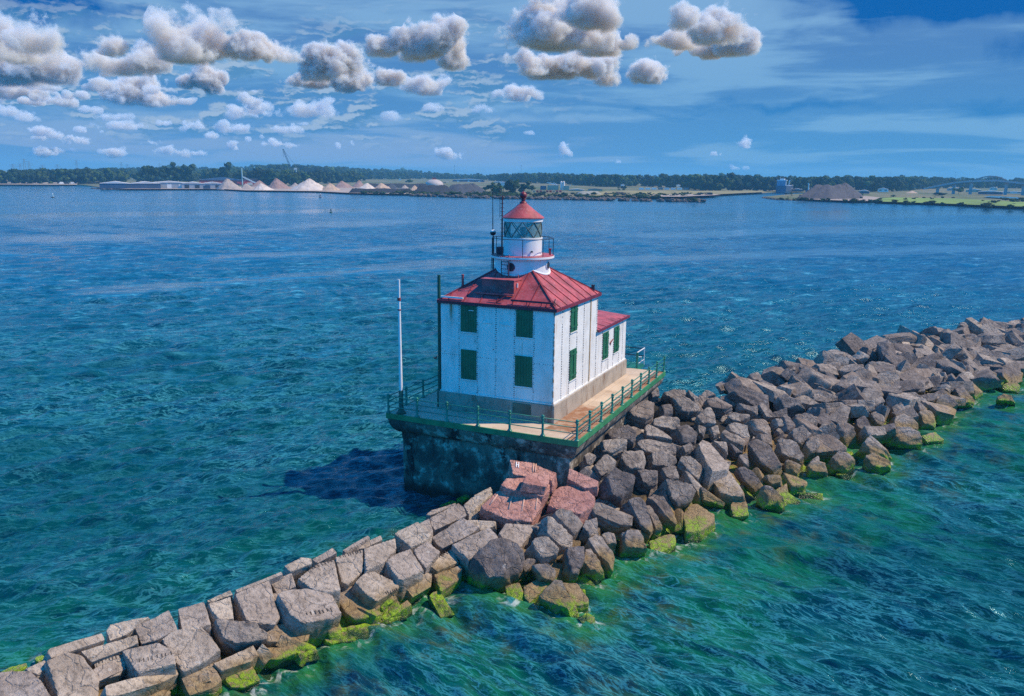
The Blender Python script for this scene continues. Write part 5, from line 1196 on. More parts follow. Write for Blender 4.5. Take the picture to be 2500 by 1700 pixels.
# ---- scrub along the waterside
rq = np.random.RandomState(31); sp2 = []
for k in range(700):
    x = rq.choice([rq.uniform(880, 1260), rq.uniform(1260, 1720), rq.uniform(1900, 2560)], p=[.52, .36, .12]); yb = lerp_tab(SHORE if x < 1800 else PEN_F, x)-rq.uniform(1, 9)**1.0
    if x > 1900: yb = lerp_tab(PEN_F, x)-rq.choice([rq.uniform(.5, 2), rq.uniform(6, 20)])
    p = un(x, yb, 1.2); h = rq.uniform(.6, 2.2); sp2.append((p[0], p[1], .8, h, h*rq.uniform(1.2, 2.4)))
wood('scrub', sp2, 9)
# ---- stockpiles
def pile_mat(name, col, streak=.35):
    def f(N, b):
        P = geo(N); n = N.noise(P, .25, 6, .65); n2 = N.noise(N.vm('MULTIPLY', P, (1, 1, .12)), .5, 5, .6)
        c = N.mix(N.ramp(n, .3, .7), tuple(x*.8 for x in col), tuple(x*1.15 for x in col)); c = N.mix(N.math('MULTIPLY', N.ramp(n2, .52, .66), streak), c, tuple(x*.45 for x in col))
        N.l.new(c, b.inputs['Base Color']); b.inputs['Roughness'].default_value = .95; bump(N, b, n, .3)
    return mat(name, f)
PM = {'tan': pile_mat('tan_sand', (.44, .33, .25)), 'white': pile_mat('pale_limestone', (.56, .50, .46)), 'grey': pile_mat('grey_gravel', (.33, .29, .27)), 'brown': pile_mat('brown_gravel', (.28, .19, .17)),
      'blue': pile_mat('slate_coal', (.05, .058, .075)), 'black': pile_mat('coal', (.022, .026, .036)), 'mauve': pile_mat('mauve_gravel', (.075, .073, .085), .6), 'green': pile_mat('olive_grey_gravel', (.26, .27, .24))}
def pile(apex, base, mk, label, flat=0.0, group='stockpiles on the far quay', seed=0, depth=None, jag=.04):
    (ax_, ay), (x0, x1, yb) = apex, base; p0, p1 = un(x0, yb, 1.3), un(x1, yb, 1.3); pc = (p0+p1)/2; d = np.linalg.norm(pc[:2]-CAM[:2]); w = np.linalg.norm(p1-p0)/2
    h = (yb-ay)/F_PX*d; hd = (pc-CAM)[:2]/d; sd = (p1-p0)/(2*w); dp = depth or w*.85; off = ((ax_-(x0+x1)/2)/((x1-x0)/2))*w
    cen = np.array([pc[0]+hd[0]*dp, pc[1]+hd[1]*dp, .9]); r = np.random.RandomState(seed+70); V, F = [], []; na, nr = 48, 12
    for j in range(nr+1):
        f = j/nr
        for k in range(na):
            a = 2*PI*k/na; u, v = math.cos(a), math.sin(a); ridge = 1+jag*math.sin(5*a+seed)+jag*.8*math.sin(11*a+2*seed)
            rad = 1-f
            fx = flat*(1-rad)                                  # flat-topped heaps keep a long crest
            lx = (u*w*rad*ridge+ (u*fx*w))*1.0+off*f*(1-flat); ly = v*dp*rad*ridge
            zz = h*1.05*(1-(1-f)**1.06) if flat < .05 else h*min(1, f*1.25)*(1+.05*math.sin(u*7+seed))
            zz += (h*.03*r.randn() if 0 < j < nr else 0)
            V.append((cen[0]+sd[0]*lx+hd[0]*ly, cen[1]+sd[1]*lx+hd[1]*ly, cen[2]+zz))
    F = [(j*na+k, j*na+(k+1) % na, (j+1)*na+(k+1) % na, (j+1)*na+k) for j in range(nr) for k in range(na)]
    o = mesh_np('stockpile', np.array(V), F, PM[mk], True); tag(o, label, 'stockpile', group); return o
for i, a in enumerate([((555,438.5),(527,593,462),'grey','grey gravel cone, first of the piles, beside the grey shed'),((600,449),(585,622,461),'grey','low grey pile between the first cone and the red building'),
 ((634,442),(610,655,456),'brown','brownish cone in front of the red building, behind the low pale one'),((636,449),(617,672,464.5),'white','low pale cone at the water in front of the brownish cone'),
 ((675,437.5),(651,713,461),'brown','steep pinkish brown cone standing before the lattice crane'),((721,447),(706,735,457),'grey','small grey pile peeping out before the widest white cone'),
 ((756,438.5),(706,803,465.5),'white','widest and tallest pale white cone with a dark central streak'),((806,448.5),(780,833,465.5),'tan','orange tan cone beside the widest white cone'),
 ((834,443),(812,866,459),'brown','broad brown round topped pile behind the orange tan cone'),((878,441),(858,893,458),'brown','peaked brown rubble pile beside the meadow'),
 ((897,448),(868,924,465),'white','white cone behind the long black heap'),((930,447.8),(910,963,465),'tan','tan cone next to the white one behind the black heap'),
 ((954,448),(938,976,461),'blue','slate blue cone behind the tan one'),((988,452),(972,1004,465),'grey','small grey cone past the slate blue one'),((1012,453),(998,1027,466),'tan','small tan cone at the foot of the big coal heap')]): pile(a[0], a[1], a[2], a[3], seed=i)
pile((930,460.5),(848,1008,471),'black','long low black heap along the water before the pale cones', .85, seed=20, depth=6)
pile((970,448.5),(890,1050,459),'black','dark ridge heap behind the pale cones under the meadow', .85, seed=21, depth=7)
pile((1060,453),(1005,1110,473),'black','big black coal heap under the rusty white dome', .55, seed=22)
pile((1125,450.5),(1080,1178,472.5),'blue','slate grey coal heap with long diagonal slopes', .35, seed=23)
pile((1150,449.5),(1120,1194,472),'blue','slate grey coal heap nearest the trees behind the lantern', .05, seed=24)
pile((1437,467),(1403,1472,477.5),'green','wide flat pale grey stockpile on the inner shore', .55, 'stockpiles on the inner shore', 25)
pile((1479,469.5),(1468,1490,477),'black','small dark pile, the smaller of a pair on the inner shore', 0, 'stockpiles on the inner shore', 26)
pile((1512,469),(1495,1532,477.5),'black','dark pile with a flat top, the larger of a pair on the inner shore', .3, 'stockpiles on the inner shore', 27)
pile((2022,455.5),(1944,2102,487),'mauve','huge mauve gravel mound with gullies on the peninsula', .30, 'stockpiles on the peninsula', 28, 22, .10)
pile((2060,450.5),(2005,2112,482),'mauve','steep gravel cone rising behind the huge gullied mound', 0, 'stockpiles on the peninsula', 29, 20, .06)
pile((2226,466.5),(2210,2243,472),'tan','small tan heap far back on the peninsula', 0, 'stockpiles on the peninsula', 30)

# ---- buildings and machines (all at real distances on the shore)
def P_(col, name, rough=.6): return paint(name, col, .12, rough, bmp=0, scale=.1)
M_BLUEW = P_((.045, .075, .13), 'dark_blue_cladding'); M_GREYW = P_((.34, .36, .38), 'grey_cladding'); M_ROOFW = P_((.62, .60, .58), 'pale_roofing'); M_REDW = P_((.42, .045, .03), 'red_cladding')
M_ROOFB = P_((.07, .14, .24), 'blue_roofing'); M_WHT = P_((.75, .75, .73), 'white_walls'); M_DRK = P_((.03, .032, .036), 'dark_openings'); M_STEEL = P_((.16, .20, .22), 'grey_steel'); M_SKYB = P_((.35, .55, .60), 'pale_blue_steel'); M_ORG = P_((.65, .16, .03), 'orange_machine_paint'); M_TANB = P_((.45, .37, .27), 'tan_concrete'); M_ROOFD = P_((.09, .08, .08), 'dark_roofing')
def frame_at(x, y, z=1.3):
    p = un(x, y, z); d = np.linalg.norm((p-CAM)[:2]); hd = (p-CAM)[:2]/d; return p, d, np.array([hd[1], -hd[0], 0]), np.array([hd[0], hd[1], 0]), F_PX/d
def shed(x0, x1, yb, yt, label, wall, roofm, depth=18, gables=1, name='shed', cat='shed', roofh=.35, doors=0, z=1.3, doorm=None, group=None, windows=0):
    p0, d, sd, hd, k = frame_at((x0+x1)/2, yb, z); w = (x1-x0)/k; h = (yb-yt)/k; hw = h*(1-roofh)
    t = thing(name, label, cat, tuple(p0), group)
    L = lambda a, b_, c_: p0+sd*a+hd*b_+UPV*c_
    MB().obox(L(0, depth/2, hw/2), sd, hd, UPV, w/2, depth/2, hw/2).build('wall', wall, t)
    m = MB(); gw = w/gables
    for g in range(gables):
        c0 = -w/2+gw*g; m.raw([L(c0-.2, -.4, hw), L(c0+gw/2, -.4, h), L(c0+gw+.2, -.4, hw), L(c0-.2, depth+.4, hw), L(c0+gw/2, depth+.4, h), L(c0+gw+.2, depth+.4, hw)], [(0,1,4,3),(1,2,5,4),(0,2,1),(3,4,5),(0,3,5,2)])
    m.build('roof', roofm, t)
    for g in range(doors):
        c0 = -w/2+w*(g+.5)/doors; MB().obox(L(c0, -.06, hw*.36), sd, hd, UPV, min(1.9, w/doors*.22), .05, hw*.36).build('door', doorm or M_WHT, t)
    for g in range(windows):
        c0 = -w/2+w*(g+.5)/windows; MB().obox(L(c0, -.05, hw*.6), sd, hd, UPV, w/windows*.22, .04, hw*.16).build('window', M_DRK, t)
    return t
shed(258,380,460.5,445.5,'long dark blue shed with a pale roof at the head of the quay',M_BLUEW,M_ROOFW,30,2,roofh=.3)
shed(377,450,460,444.5,'grey shed with a pale gable next to the dark blue one',M_GREYW,M_ROOFW,30,1,roofh=.22,doors=3)
shed(451,538,460.5,446,'grey shed with two low gables and a dark doorway before the first gravel cone',M_GREYW,M_ROOFW,26,2,roofh=.25,doors=4,doorm=M_DRK)
shed(494,592,452,434.5,'red works with a long blue roof behind the grey sheds',M_REDW,M_ROOFB,30,1,name='works_building',cat='building',roofh=.38)
shed(592,655,452,437,'red works wing behind the brownish cone',M_REDW,M_ROOFD,26,1,name='works_building',cat='building',roofh=.25)
shed(1106,1182,447,437,'long low building with a blue white roof and dark front on the far meadow',M_BLUEW,M_ROOFW,22,1,roofh=.3,doors=3,name='low_building',cat='building')
shed(1205,1236,449,443,'small white building among trees behind the lantern aerials',M_WHT,M_ROOFW,10,1,name='small_building',cat='building',windows=2)
shed(1390,1426,466,461.5,'long low shed with a pink grey roof beside the silo plant',M_TANB,M_ROOFW,14,1)
shed(1436,1470,465.5,461,'low brown roofed shed past the silo plant',M_TANB,M_ROOFD,14,1)
HS = 'white houses among the far trees'
for x, y, s_, lb in [(227,424,9,'white house in the wood above the far left beach'),(540,430,5,'white gable showing in the trees over the red works'),(600,424,6,'white house high in the trees behind the conveyor'),(976,438,5,'white house beyond the meadow by the rusty dome'),(1520,452,9,'white house at the wood edge past the silo plant'),(1556,443,6,'white house up in the trees, first of three'),(1568,443,6,'white house up in the trees, second of three'),(1581,444,6,'white house up in the trees, third of three'),(1656,453,9,'white house above the white railcars'),(1751,442,5,'white house up the slope beyond the dry field'),(1777,443,7,'white house farther up the slope beyond the dry field'),(1790,446,5,'small pale house beside the one far up the slope')]:
    shed(x-s_/2, x+s_/2, y+2.5, y-2.2, lb, M_WHT, M_ROOFD if x % 2 else M_ROOFW, 8, 1, name='white_house', cat='house', roofh=.45, z=7.0, group=HS)
for x0, x1, yb, yt, lb, wl in [(1937,1957,467,461,'dark shed beside the stern of the moored ship',M_BLUEW),(2145,2166,469,460,'white gabled shed behind the gravel cone',M_WHT),(2098,2120,473,465,'dark loader house at the foot of the gravel cone',M_BLUEW),(2362,2392,470,462.5,'yellow white building under the bridge deck',M_TANB),(2315,2340,466,459,'blue grey building at the start of the bridge approach',M_GREYW),(2418,2432,465,458,'small white building under the bridge arch',M_WHT),(2395,2440,475,467,'long dark building under the bridge',M_BLUEW),(2450,2500,473,468,'long pale building at the photo edge under the bridge',M_WHT),(2228,2238,460,455,'little pale house left of the bridge approach among trees',M_WHT)]:
    shed(x0, x1, yb, yt, lb, wl, M_ROOFW, 12, 1, name='small_building', cat='building', windows=2, z=1.8)
def box_thing(name, cat, label, x, y, w, h, dpt, m_, group=None, z=1.4, parts=()):
    p, d, sd, hd, k = frame_at(x, y, z); t = thing(name, label, cat, tuple(p), group)
    mb = MB().obox(p+UPV*h/2, sd, hd, UPV, w/2, dpt/2, h/2)
    mb.build('body', m_, t, bevel=.08)
    r = MB()
    for s_ in np.linspace(-.45, .45, 7): r.obox(p+sd*s_*w-hd*(dpt/2+.03)+UPV*h/2, sd, hd, UPV, .06, .03, h*.45)
    r.build('ribs', m_, t)
    return t
for x, y, lb, m_ in [(408,459.5,'red container before the pale gabled grey shed',M_REDW),(428,459.5,'white container beside the red one before the grey shed',M_WHT),(486,460,'red container before the two gabled shed',M_REDW),(505,461,'dark container at the quay edge by the two gabled shed',M_BLUEW),(610,452,'white container among the gravel cones',M_WHT)]:
    box_thing('cargo_container', 'container', lb, x, y, 6.0, 2.6, 2.4, m_, 'containers on the quay')
for i in range(9): box_thing('railcar', 'railcar', f'red hopper railcar below the silo plant, {ORD[i]} from the signal tower end', 1304+i*8.0, 470, 2.15, 1.7, 2.2, M_REDW if i % 3 else M_TANB, 'red railcars below the silo plant', 1.5)
for i in range(8): box_thing('railcar', 'railcar', f'white railcar on the line before the wood, {ORD[i]} from the silo plant end', 1566+i*15.5, 463.5, 5.2, 2.0, 2.6, M_WHT if i % 4 != 3 else M_STEEL, 'white railcars before the wood', 2.2)
# rusty dome
p, d, sd, hd, k = frame_at(1060, 455, 1.3); R_ = 22/k; t = thing('storage_dome', 'rust streaked white storage dome behind the big coal heap', 'dome', tuple(p))
MB().lathe((p[0], p[1], 1.3), [(R_, 0), (R_*1.0, R_*.12)]+[(R_*math.cos(a), R_*(.12+.62*math.sin(a))) for a in np.linspace(.12, 1.45, 10)], 32).build('shell', paint('rusty_white_dome', (.46, .40, .38), .1, .7, .7, (.28, .12, .07), .12), t, smooth=True)
MB().obox((p[0], p[1], 1.3+R_*.8), sd, hd, UPV, R_*.22, R_*.2, R_*.10).build('headhouse', M_REDW, t)
# silo plant
p, d, sd, hd, k = frame_at(1365, 464, 1.5); t = thing('silo_plant', 'cement plant with twin tall silos and tan sheds above the red railcars', 'plant', tuple(p))
L = lambda a, b_, c_: p+sd*a/k+hd*b_+UPV*c_/k
for a in (5, 11): MB().lathe(L(a, 2, 0), [(2.6/k, 0), (2.6/k, 19/k), (.8/k, 20.5/k)], 16).build('silo', M_WHT, t, smooth=False)
MB().obox(L(-16, 3, 5.5), sd, hd, UPV, 12/k, 4, 5.5/k).build('hall', M_TANB, t); MB().obox(L(-38, 3, 4.5), sd, hd, UPV, 7/k, 4, 4.5/k).build('hall', M_BLUEW, t)
MB().obox(L(18, 3, 5), sd, hd, UPV, 6/k, 4, 5/k).build('hall', M_TANB, t)
MB().bar(L(-30, 1, 17), L(-4, 1, 12), .9).bar(L(-20, 1, 2), L(-12, 1, 18), .5).bar(L(20, 1, 6), L(28, 1, 12), .6).build('conveyor', M_WHT, t)
MB().bar(L(-9, 2, 0), L(-9, 2, 15), 1.1).bar(L(-3, 2, 0), L(-3, 2, 12), 1.0).build('bin_tower', M_TANB, t)
def lattice_mast(x, yb, yt, label, cat, name, group=None, z=4, arms=0, w0=2.0, m_=None, platform=False):
    p, d, sd, hd, k = frame_at(x, yb, z); H = (yb-yt)/k; t = thing(name, label, cat, tuple(p), group); mb = MB()
    for s1_, s2_ in ((-1,-1),(1,-1),(1,1),(-1,1)): mb.bar(p+sd*s1_*w0/2+hd*s2_*w0/2, p+sd*s1_*w0*.12+hd*s2_*w0*.12+UPV*H, .26*max(1, w0/3))
    nb_ = 9
    for j in range(nb_):
        f0, f1 = j/nb_, (j+1)/nb_; a0, a1 = w0/2*(1-.76*f0), w0/2*(1-.76*f1); sg = 1 if j % 2 else -1
        mb.bar(p-sd*a0*sg-hd*a0+UPV*H*f0, p+sd*a1*sg-hd*a1+UPV*H*f1, .16*max(1, w0/3))
    mb.build('mast', m_ or M_STEEL, t)
    if arms:
        am = MB()
        for j in range(arms): hz = H*(.70+.13*j); am.bar(p-sd*w0*(1.25-.15*j)+UPV*hz, p+sd*w0*(1.25-.15*j)+UPV*hz, .5)
        am.build('cross_arms', m_ or M_STEEL, t)
    if platform: MB().obox(p+UPV*H*.97, sd, hd, UPV, w0*.6, w0*.4, H*.04).build('platform', M_STEEL, t)
    return t
PY = 'power pylons along the far left skyline'
for x, yt, lb in [(33,405,'small power pylon at the far left end of the skyline'),(51,404,'small power pylon just before the tallest one'),(62,394,'tallest power pylon on the left skyline'),(73,399,'power pylon right beside the tallest one'),(105,406,'short power pylon in the gap after the tall pair'),(142,405,'short power pylon before the mid skyline one'),(189,396,'lone tall power pylon in mid left skyline'),(298,400,'power pylon above the dark blue shed'),(312,404,'smaller power pylon beside the one above the dark blue shed'),(391,401,'power pylon near the umbrella shaped skyline tree')]:
    lattice_mast(x, 424, yt, lb, 'pylon', 'power_pylon', PY, 6, 3, 7.0)
lattice_mast(1110,433,405.5,'slim radio mast on the skyline above the low blue roofed building','mast','radio_mast',None,6,0,1.7,None,True)
lattice_mast(1272,434,405.5,'slim radio mast on the skyline just over the lantern','mast','radio_mast',None,6,0,1.7,None,True)
lattice_mast(2173,440,422,'short radio mast on the skyline past the gravel cone','mast','radio_mast',None,5,0,1.6,None,True)
lattice_mast(2331,443,424,'hoist tower on the skyline at the bridge approach','tower','hoist_tower',None,3,1,4.0,None,True)
# lattice crane
M_CRANE = P_((.04, .07, .085), 'dark_crane_steel')
p, d, sd, hd, k = frame_at(724, 449, 1.5); t = thing('lattice_crane', 'tall lattice boom crane leaning over the widest white cone', 'crane', tuple(p)); L = lambda a, c_: p+sd*a/k+UPV*c_/k
mb = MB(); A0, B0 = L(-1, 6), L(-27, 78)
for o_ in (-1.1, 1.1):
    for q_ in (-.9, .9): mb.bar(A0+sd*o_*.9+hd*q_*.5, B0+sd*o_*.6+hd*q_*.25, .5)
for j in range(16):
    f0, f1 = j/16, (j+1)/16; sg = 1 if j % 2 else -1; mb.bar(A0+(B0-A0)*f0+sd*sg*1.0, A0+(B0-A0)*f1-sd*sg*.9, .36)
mb.build('boom', M_CRANE, t); MB().bar(B0, L(4, 34), .22).bar(B0, L(-27, 60), .2).build('cables', M_DRK, t)
MB().bar(L(0, 0), L(0, 32), 1.0).bar(L(0, 32), L(-5, 36), .9).bar(L(-3, 0), L(1, 14), .5).build('loader_post', M_SKYB, t); MB().obox(L(2, 4), sd, hd, UPV, 4/k, 2.5, 3/k).build('cab', M_SKYB, t); MB().obox(L(-1, 34), sd, hd, UPV, 3.2/k, 1, 2/k).build('hopper_head', M_WHT, t)
p, d, sd, hd, k = frame_at(676, 418, 9); t = thing('water_tower', 'white cylindrical water tower above the trees near the crane', 'water tower', tuple(p)); MB().lathe(tuple(p), [(3.0/k, -6), (3.0/k, 12/k), (2.4/k, 13.2/k), (.3/k, 14/k)], 14).build('tank', M_WHT, t); MB().lathe(tuple(p), [(3.1/k, 10/k), (3.1/k, 10.8/k)], 14).build('band', M_STEEL, t)
# conveyor in front of the red works
p, d, sd, hd, k = frame_at(610, 452, 1.5); t = thing('conveyor', 'white slanting conveyor with a mast before the red works', 'conveyor', tuple(p)); L = lambda a, c_: p+sd*a/k+UPV*c_/k
MB().bar(L(-14, 18), L(14, 4), 1.2, 1.6).build('belt', M_WHT, t); MB().bar(L(-16, 0), L(-16, 38), .9).bar(L(12, 0), L(12, 5), .5).build('mast', M_SKYB, t)
# signal tower
p, d, sd, hd, k = frame_at(1227, 470, 1.2); t = thing('signal_tower', 'small white signal cabin on a dark post among the shore trees', 'tower', tuple(p)); L = lambda a, c_: p+sd*a/k+UPV*c_/k
MB().obox(L(0, 17), sd, hd, UPV, 5/k, 1.5, 4.5/k).build('cabin', M_WHT, t); MB().obox(L(0, 22.3), sd, hd, UPV, 6/k, 1.9, .6/k).build('roof', M_WHT, t); MB().obox(L(-4.2, 17.5), sd, hd, UPV, .9/k, 1.55, 2/k).build('window', M_DRK, t); MB().bar(L(-2, 0), L(-2, 13), .4).bar(L(2, 0), L(2, 13), .4).bar(L(-10, 0), L(-10, 26), .3).build('post', M_DRK, t)
# orange digger
p, d, sd, hd, k = frame_at(1150, 473, 1.3); t = thing('excavator', 'orange excavator at the foot of the slate grey coal heap', 'excavator', tuple(p)); L = lambda a, c_: p+sd*a/k+UPV*c_/k
MB().obox(L(-4, 1.0), sd, hd, UPV, 4/k, 1.1, 1.0/k).build('tracks', M_DRK, t); MB().obox(L(-4, 3.2), sd, hd, UPV, 3.4/k, 1.2, 1.3/k).build('cab', M_ORG, t); MB().bar(L(-1, 3.5), L(6, 8.5), .55).bar(L(6, 8.5), L(8, 4.5), .4).build('arm', M_ORG, t); MB().obox(L(8, 3.8), sd, hd, UPV, 1/k, .5, .8/k).build('bucket', M_DRK, t)
# black plant on the dry field
p, d, sd, hd, k = frame_at(1720, 476.5, 1.8); t = thing('crusher_plant', 'black crusher machinery standing on the dry field', 'machinery', tuple(p)); L = lambda a, c_: p+sd*a/k+UPV*c_/k
MB().obox(L(12, 3), sd, hd, UPV, 6/k, 2, 3/k).obox(L(4, 1.6), sd, hd, UPV, 4/k, 1.5, 1.6/k).build('hopper', M_DRK, t); MB().bar(L(-17, 3.5), L(12, 5.5), .6).bar(L(-14, 0), L(-14, 3.6), .3).bar(L(-4, 0), L(-4, 4.2), .3).bar(L(14, 5), L(20, 2), .4).build('conveyor', M_DRK, t)
# loading tower on the peninsula
p, d, sd, hd, k = frame_at(1973, 471, 1.6); t = thing('loading_tower', 'white loading tower standing behind the gullied gravel mound', 'tower', tuple(p)); L = lambda a, c_: p+sd*a/k+UPV*c_/k
MB().bar(L(0, 0), L(0, 20), 1.0).bar(L(0, 20), L(-2.5, 21), .8).build('column', M_WHT, t); MB().obox(L(-2, 4), sd, hd, UPV, 4/k, 1.5, 2.5/k).build('base_house', M_BLUEW, t)
# dark wharf far left
p, d, sd, hd, k = frame_at(228, 449, 1.0); t = thing('wharf', 'long dark timber wharf between the beach and the dark blue shed', 'wharf', tuple(p)); L = lambda a, c_: p+sd*a/k+UPV*c_/k
MB().obox(L(0, 3), sd, hd, UPV, 30/k, 4, .7/k).build('deck', M_DRK, t); w_ = MB()
for j in range(16): w_.bar(L(-29+j*3.9, -2), L(-29+j*3.9, 3), .5)
w_.build('piles', M_DRK, t)
for i, (x, y, lb, m_) in enumerate([(150,450,'white van parked at the end of the far beach',M_WHT),(163,450.3,'dark car parked beside the white van on the beach',M_DRK),(176,450,'pale car parked last on the far beach',M_ROOFW),(1092,447,'white lorry by the low blue roofed building',M_WHT),(1086,449,'small dark vehicle before the low blue roofed building',M_DRK)]):
    p, d, sd, hd, k = frame_at(x, y, 1.5); t = thing('parked_vehicle', lb, 'vehicle', tuple(p), 'vehicles parked on the far shore')
    MB().obox(p+UPV*.9, sd, hd, UPV, 2.4, .9, .55).build('body', m_, t, bevel=.1); MB().obox(p+UPV*1.8+sd*.2, sd, hd, UPV, 1.6, .85, .45).build('cab', m_, t, bevel=.15)
    wl = MB()
    for a in (-1.5, 1.5): wl.tube([p+sd*a-hd*.95+UPV*.35, p+sd*a+hd*.95+UPV*.35], .38, 12)
    wl.build('wheels', M_DRK, t)

# ---- ship seen from astern, moored at the channel
p = un(1906, 473, 0); d = np.linalg.norm((p-CAM)[:2]); k = F_PX/d; hd = np.append((p-CAM)[:2]/d, 0); sd = np.array([hd[1], -hd[0], 0])
fw = hd*.99+sd*.09; fw /= np.linalg.norm(fw); sx = np.array([fw[1], -fw[0], 0]); Bm = 13.5/k
t = thing('cargo_ship', 'dark hulled cargo ship with a white stern house moored in the channel', 'ship', tuple(p))
rg = []
for (f, bw, zt) in ((0, .82, 17.5), (6, 1.0, 17), (60, 1.0, 15.5), (118, .95, 17), (134, .6, 19), (142, .06, 20)):
    rg.append([p+fw*f+sx*bw*Bm*a+UPV*z for a, z in ((-.75, -1.0), (-.97, 2.5/k*2), (-1, zt/k), (1, zt/k), (.97, 2.5/k*2), (.75, -1.0))])
MB().loft(rg, True).build('hull', paint('ship_hull', (.05, .075, .13), .2, .4, .5, (.28, .26, .24), .1, bmp=0), t)
M_SHIPW = P_((.70, .74, .76), 'ship_white'); M_SHIPB = P_((.16, .27, .40), 'ship_house_blue')
S_ = lambda f, a, c_: p+fw*f+sx*a/k+UPV*c_/k
MB().obox(S_(9, -1, 23), sx, fw, UPV, 9.5/k, 6, 6/k).build('stern_house', M_SHIPB, t)
MB().obox(S_(9, -1, 29.8), sx, fw, UPV, 11/k, 4.5, .9/k).build('bridge_deck', M_SHIPW, t); MB().obox(S_(9, 0, 32), sx, fw, UPV, 5/k, 3, 1.7/k).build('wheelhouse', M_SHIPW, t)
MB().lathe(tuple(S_(12, 1, 32)), [(2.0/k, 0), (1.9/k, 6.5/k), (1.6/k, 7/k)], 14).build('funnel', M_DRK, t)
MB().bar(S_(20, 12, 16), S_(20, 14, 30), 1.0).bar(S_(20, 14, 30), S_(20, 17, 30.5), .6).bar(S_(12, -6, 30), S_(12, -6, 39), .2).build('boarding_tower', M_SHIPW, t)
MB().obox(S_(128, 0, 21), sx, fw, UPV, 8/k, 6, 2.2/k).build('forecastle', M_SHIPW, t)
rl = MB()
for a in (-13, 13): rl.bar(S_(4, a, 18.5), S_(116, a, 17.5), .25)
rl.build('rail', M_SHIPW, t)
for j in range(5): MB().obox(S_(32+j*17, 0, 16.6), sx, fw, UPV, 8/k, 6, .8/k).build('hatch', M_SHIPB, t)

# ---- arch bridge, far right
def at_d(x, y, d): r_ = ray(x, y); return CAM+r_*(d/math.hypot(r_[0], r_[1]))
DB = 1000.0; t = thing('arch_bridge', 'blue grey road bridge with a bow arch at the right of the skyline', 'bridge', tuple(at_d(2410, 470, DB)))
dk = [(2255,461.5),(2290,454),(2330,446.5),(2370,442.5),(2432,441.3),(2500,448),(2600,462)]
m = MB()
for a, b_ in zip(dk[:-1], dk[1:]): m.bar(at_d(*a, DB), at_d(*b_, DB), 9, 1.6)
m.build('deck', M_GREYW, t)
ar_ = [(2374,442),(2386,437.5),(2400,433),(2416,430.5),(2432,431.5),(2444,434.5),(2455,441)]
for off in (-4, 4):
    m = MB(); hd_ = np.append((at_d(2410, 440, DB)-CAM)[:2]/DB, 0)
    m.tube([at_d(x, y, DB)+hd_*off for x, y in ar_], .65, 6); m.build('arch', M_STEEL, t)
    m = MB()
    for x in range(2382, 2452, 7): m.bar(at_d(x, np.interp(x, [q[0] for q in ar_], [q[1] for q in ar_]), DB)+hd_*off, at_d(x, 442, DB)+hd_*off, .25)
    m.build('hangers', M_GREYW, t)
for x, y in ((2290,455),(2330,447.5),(2372,443.5),(2458,444),(2500,449),(2550,456)):
    a = at_d(x, y, DB); MB().bar(a-UPV*.8, np.array([a[0], a[1], 0]), .9, 3).build('pier', M_GREYW, t)

# ---- buoys and a duck
for x, y, lb, col in [(129,483,'pale navigation buoy farthest out on the left water',M_SKYB),(782,482.5,'dark buoy with a white top before the orange tan cone',M_DRK),(808,519.5,'dark buoy floating nearest the lighthouse on open water',M_DGREEN)]:
    p, d, sd, hd, k = frame_at(x, y, 0); t = thing('buoy', lb, 'buoy', tuple(p), 'navigation buoys'); s_ = 9.5/k
    MB().lathe(tuple(p), [(.34*s_, -.3), (.36*s_, .10*s_), (.30*s_, .18*s_)], 14).build('float', M_DRK if col is not M_DGREEN else col, t)
    tw = MB()
    for a in range(4): tw.bar(p+np.array([math.cos(a*PI/2), math.sin(a*PI/2), 0])*.24*s_+UPV*.15*s_, p+np.array([math.cos(a*PI/2), math.sin(a*PI/2), 0])*.10*s_+UPV*.75*s_, .06*s_)
    tw.obox(p+UPV*.6*s_, sd, hd, UPV, .14*s_, .14*s_, .14*s_).build('tower', col, t); MB().lathe(tuple(p+UPV*.74*s_), [(.10*s_, 0), (.10*s_, .14*s_), (.03*s_, .24*s_)], 10).build('lamp', M_WHT if col is not M_DGREEN else M_DRK, t)
p = un(1063, 876, .05); t = thing('duck', 'small dark duck swimming just off the house corner', 'duck', tuple(p))
q = MB().sphere(tuple(p+UPV*.06), .16, 12, 8, .6); o = q.build('body', M_DRK, t, smooth=True); MB().tube([p+np.array([.10, 0, .10]), p+np.array([.17, 0, .24])], [.06, .045], 8).sphere(tuple(p+np.array([.19, 0, .27])), .06, 10, 8).build('head', M_DRK, t, smooth=True); MB().bar(p+np.array([.24, 0, .265]), p+np.array([.31, 0, .255]), .035, .02).build('bill', M_TANB, t); MB().bar(p+np.array([-.12, 0, .08]), p+np.array([-.26, 0, .14]), .08, .03).build('tail', M_DRK, t)

# ---- air: one even box of thin haze round the camera and the shore
def build_haze():
    m = bpy.data.materials.new('thin_haze'); m.use_nodes = True; t = m.node_tree; t.nodes.clear(); N = NT(t)
    o = N.add('ShaderNodeOutputMaterial'); v = N.add('ShaderNodeVolumePrincipled'); v.inputs['Density'].default_value = HAZE; v.inputs['Color'].default_value = (.22, .62, .95, 1); v.inputs['Anisotropy'].default_value = 0.0
    N.l.new(v.outputs[0], o.inputs['Volume'])
    b = MB().box(CAM[0]-4500, CAM[0]+4500, CAM[1]-1500, CAM[1]+6500, -4.0, 62.0).build('haze', m); tag(b, kind='stuff')
HAZE = .00019
build_haze()
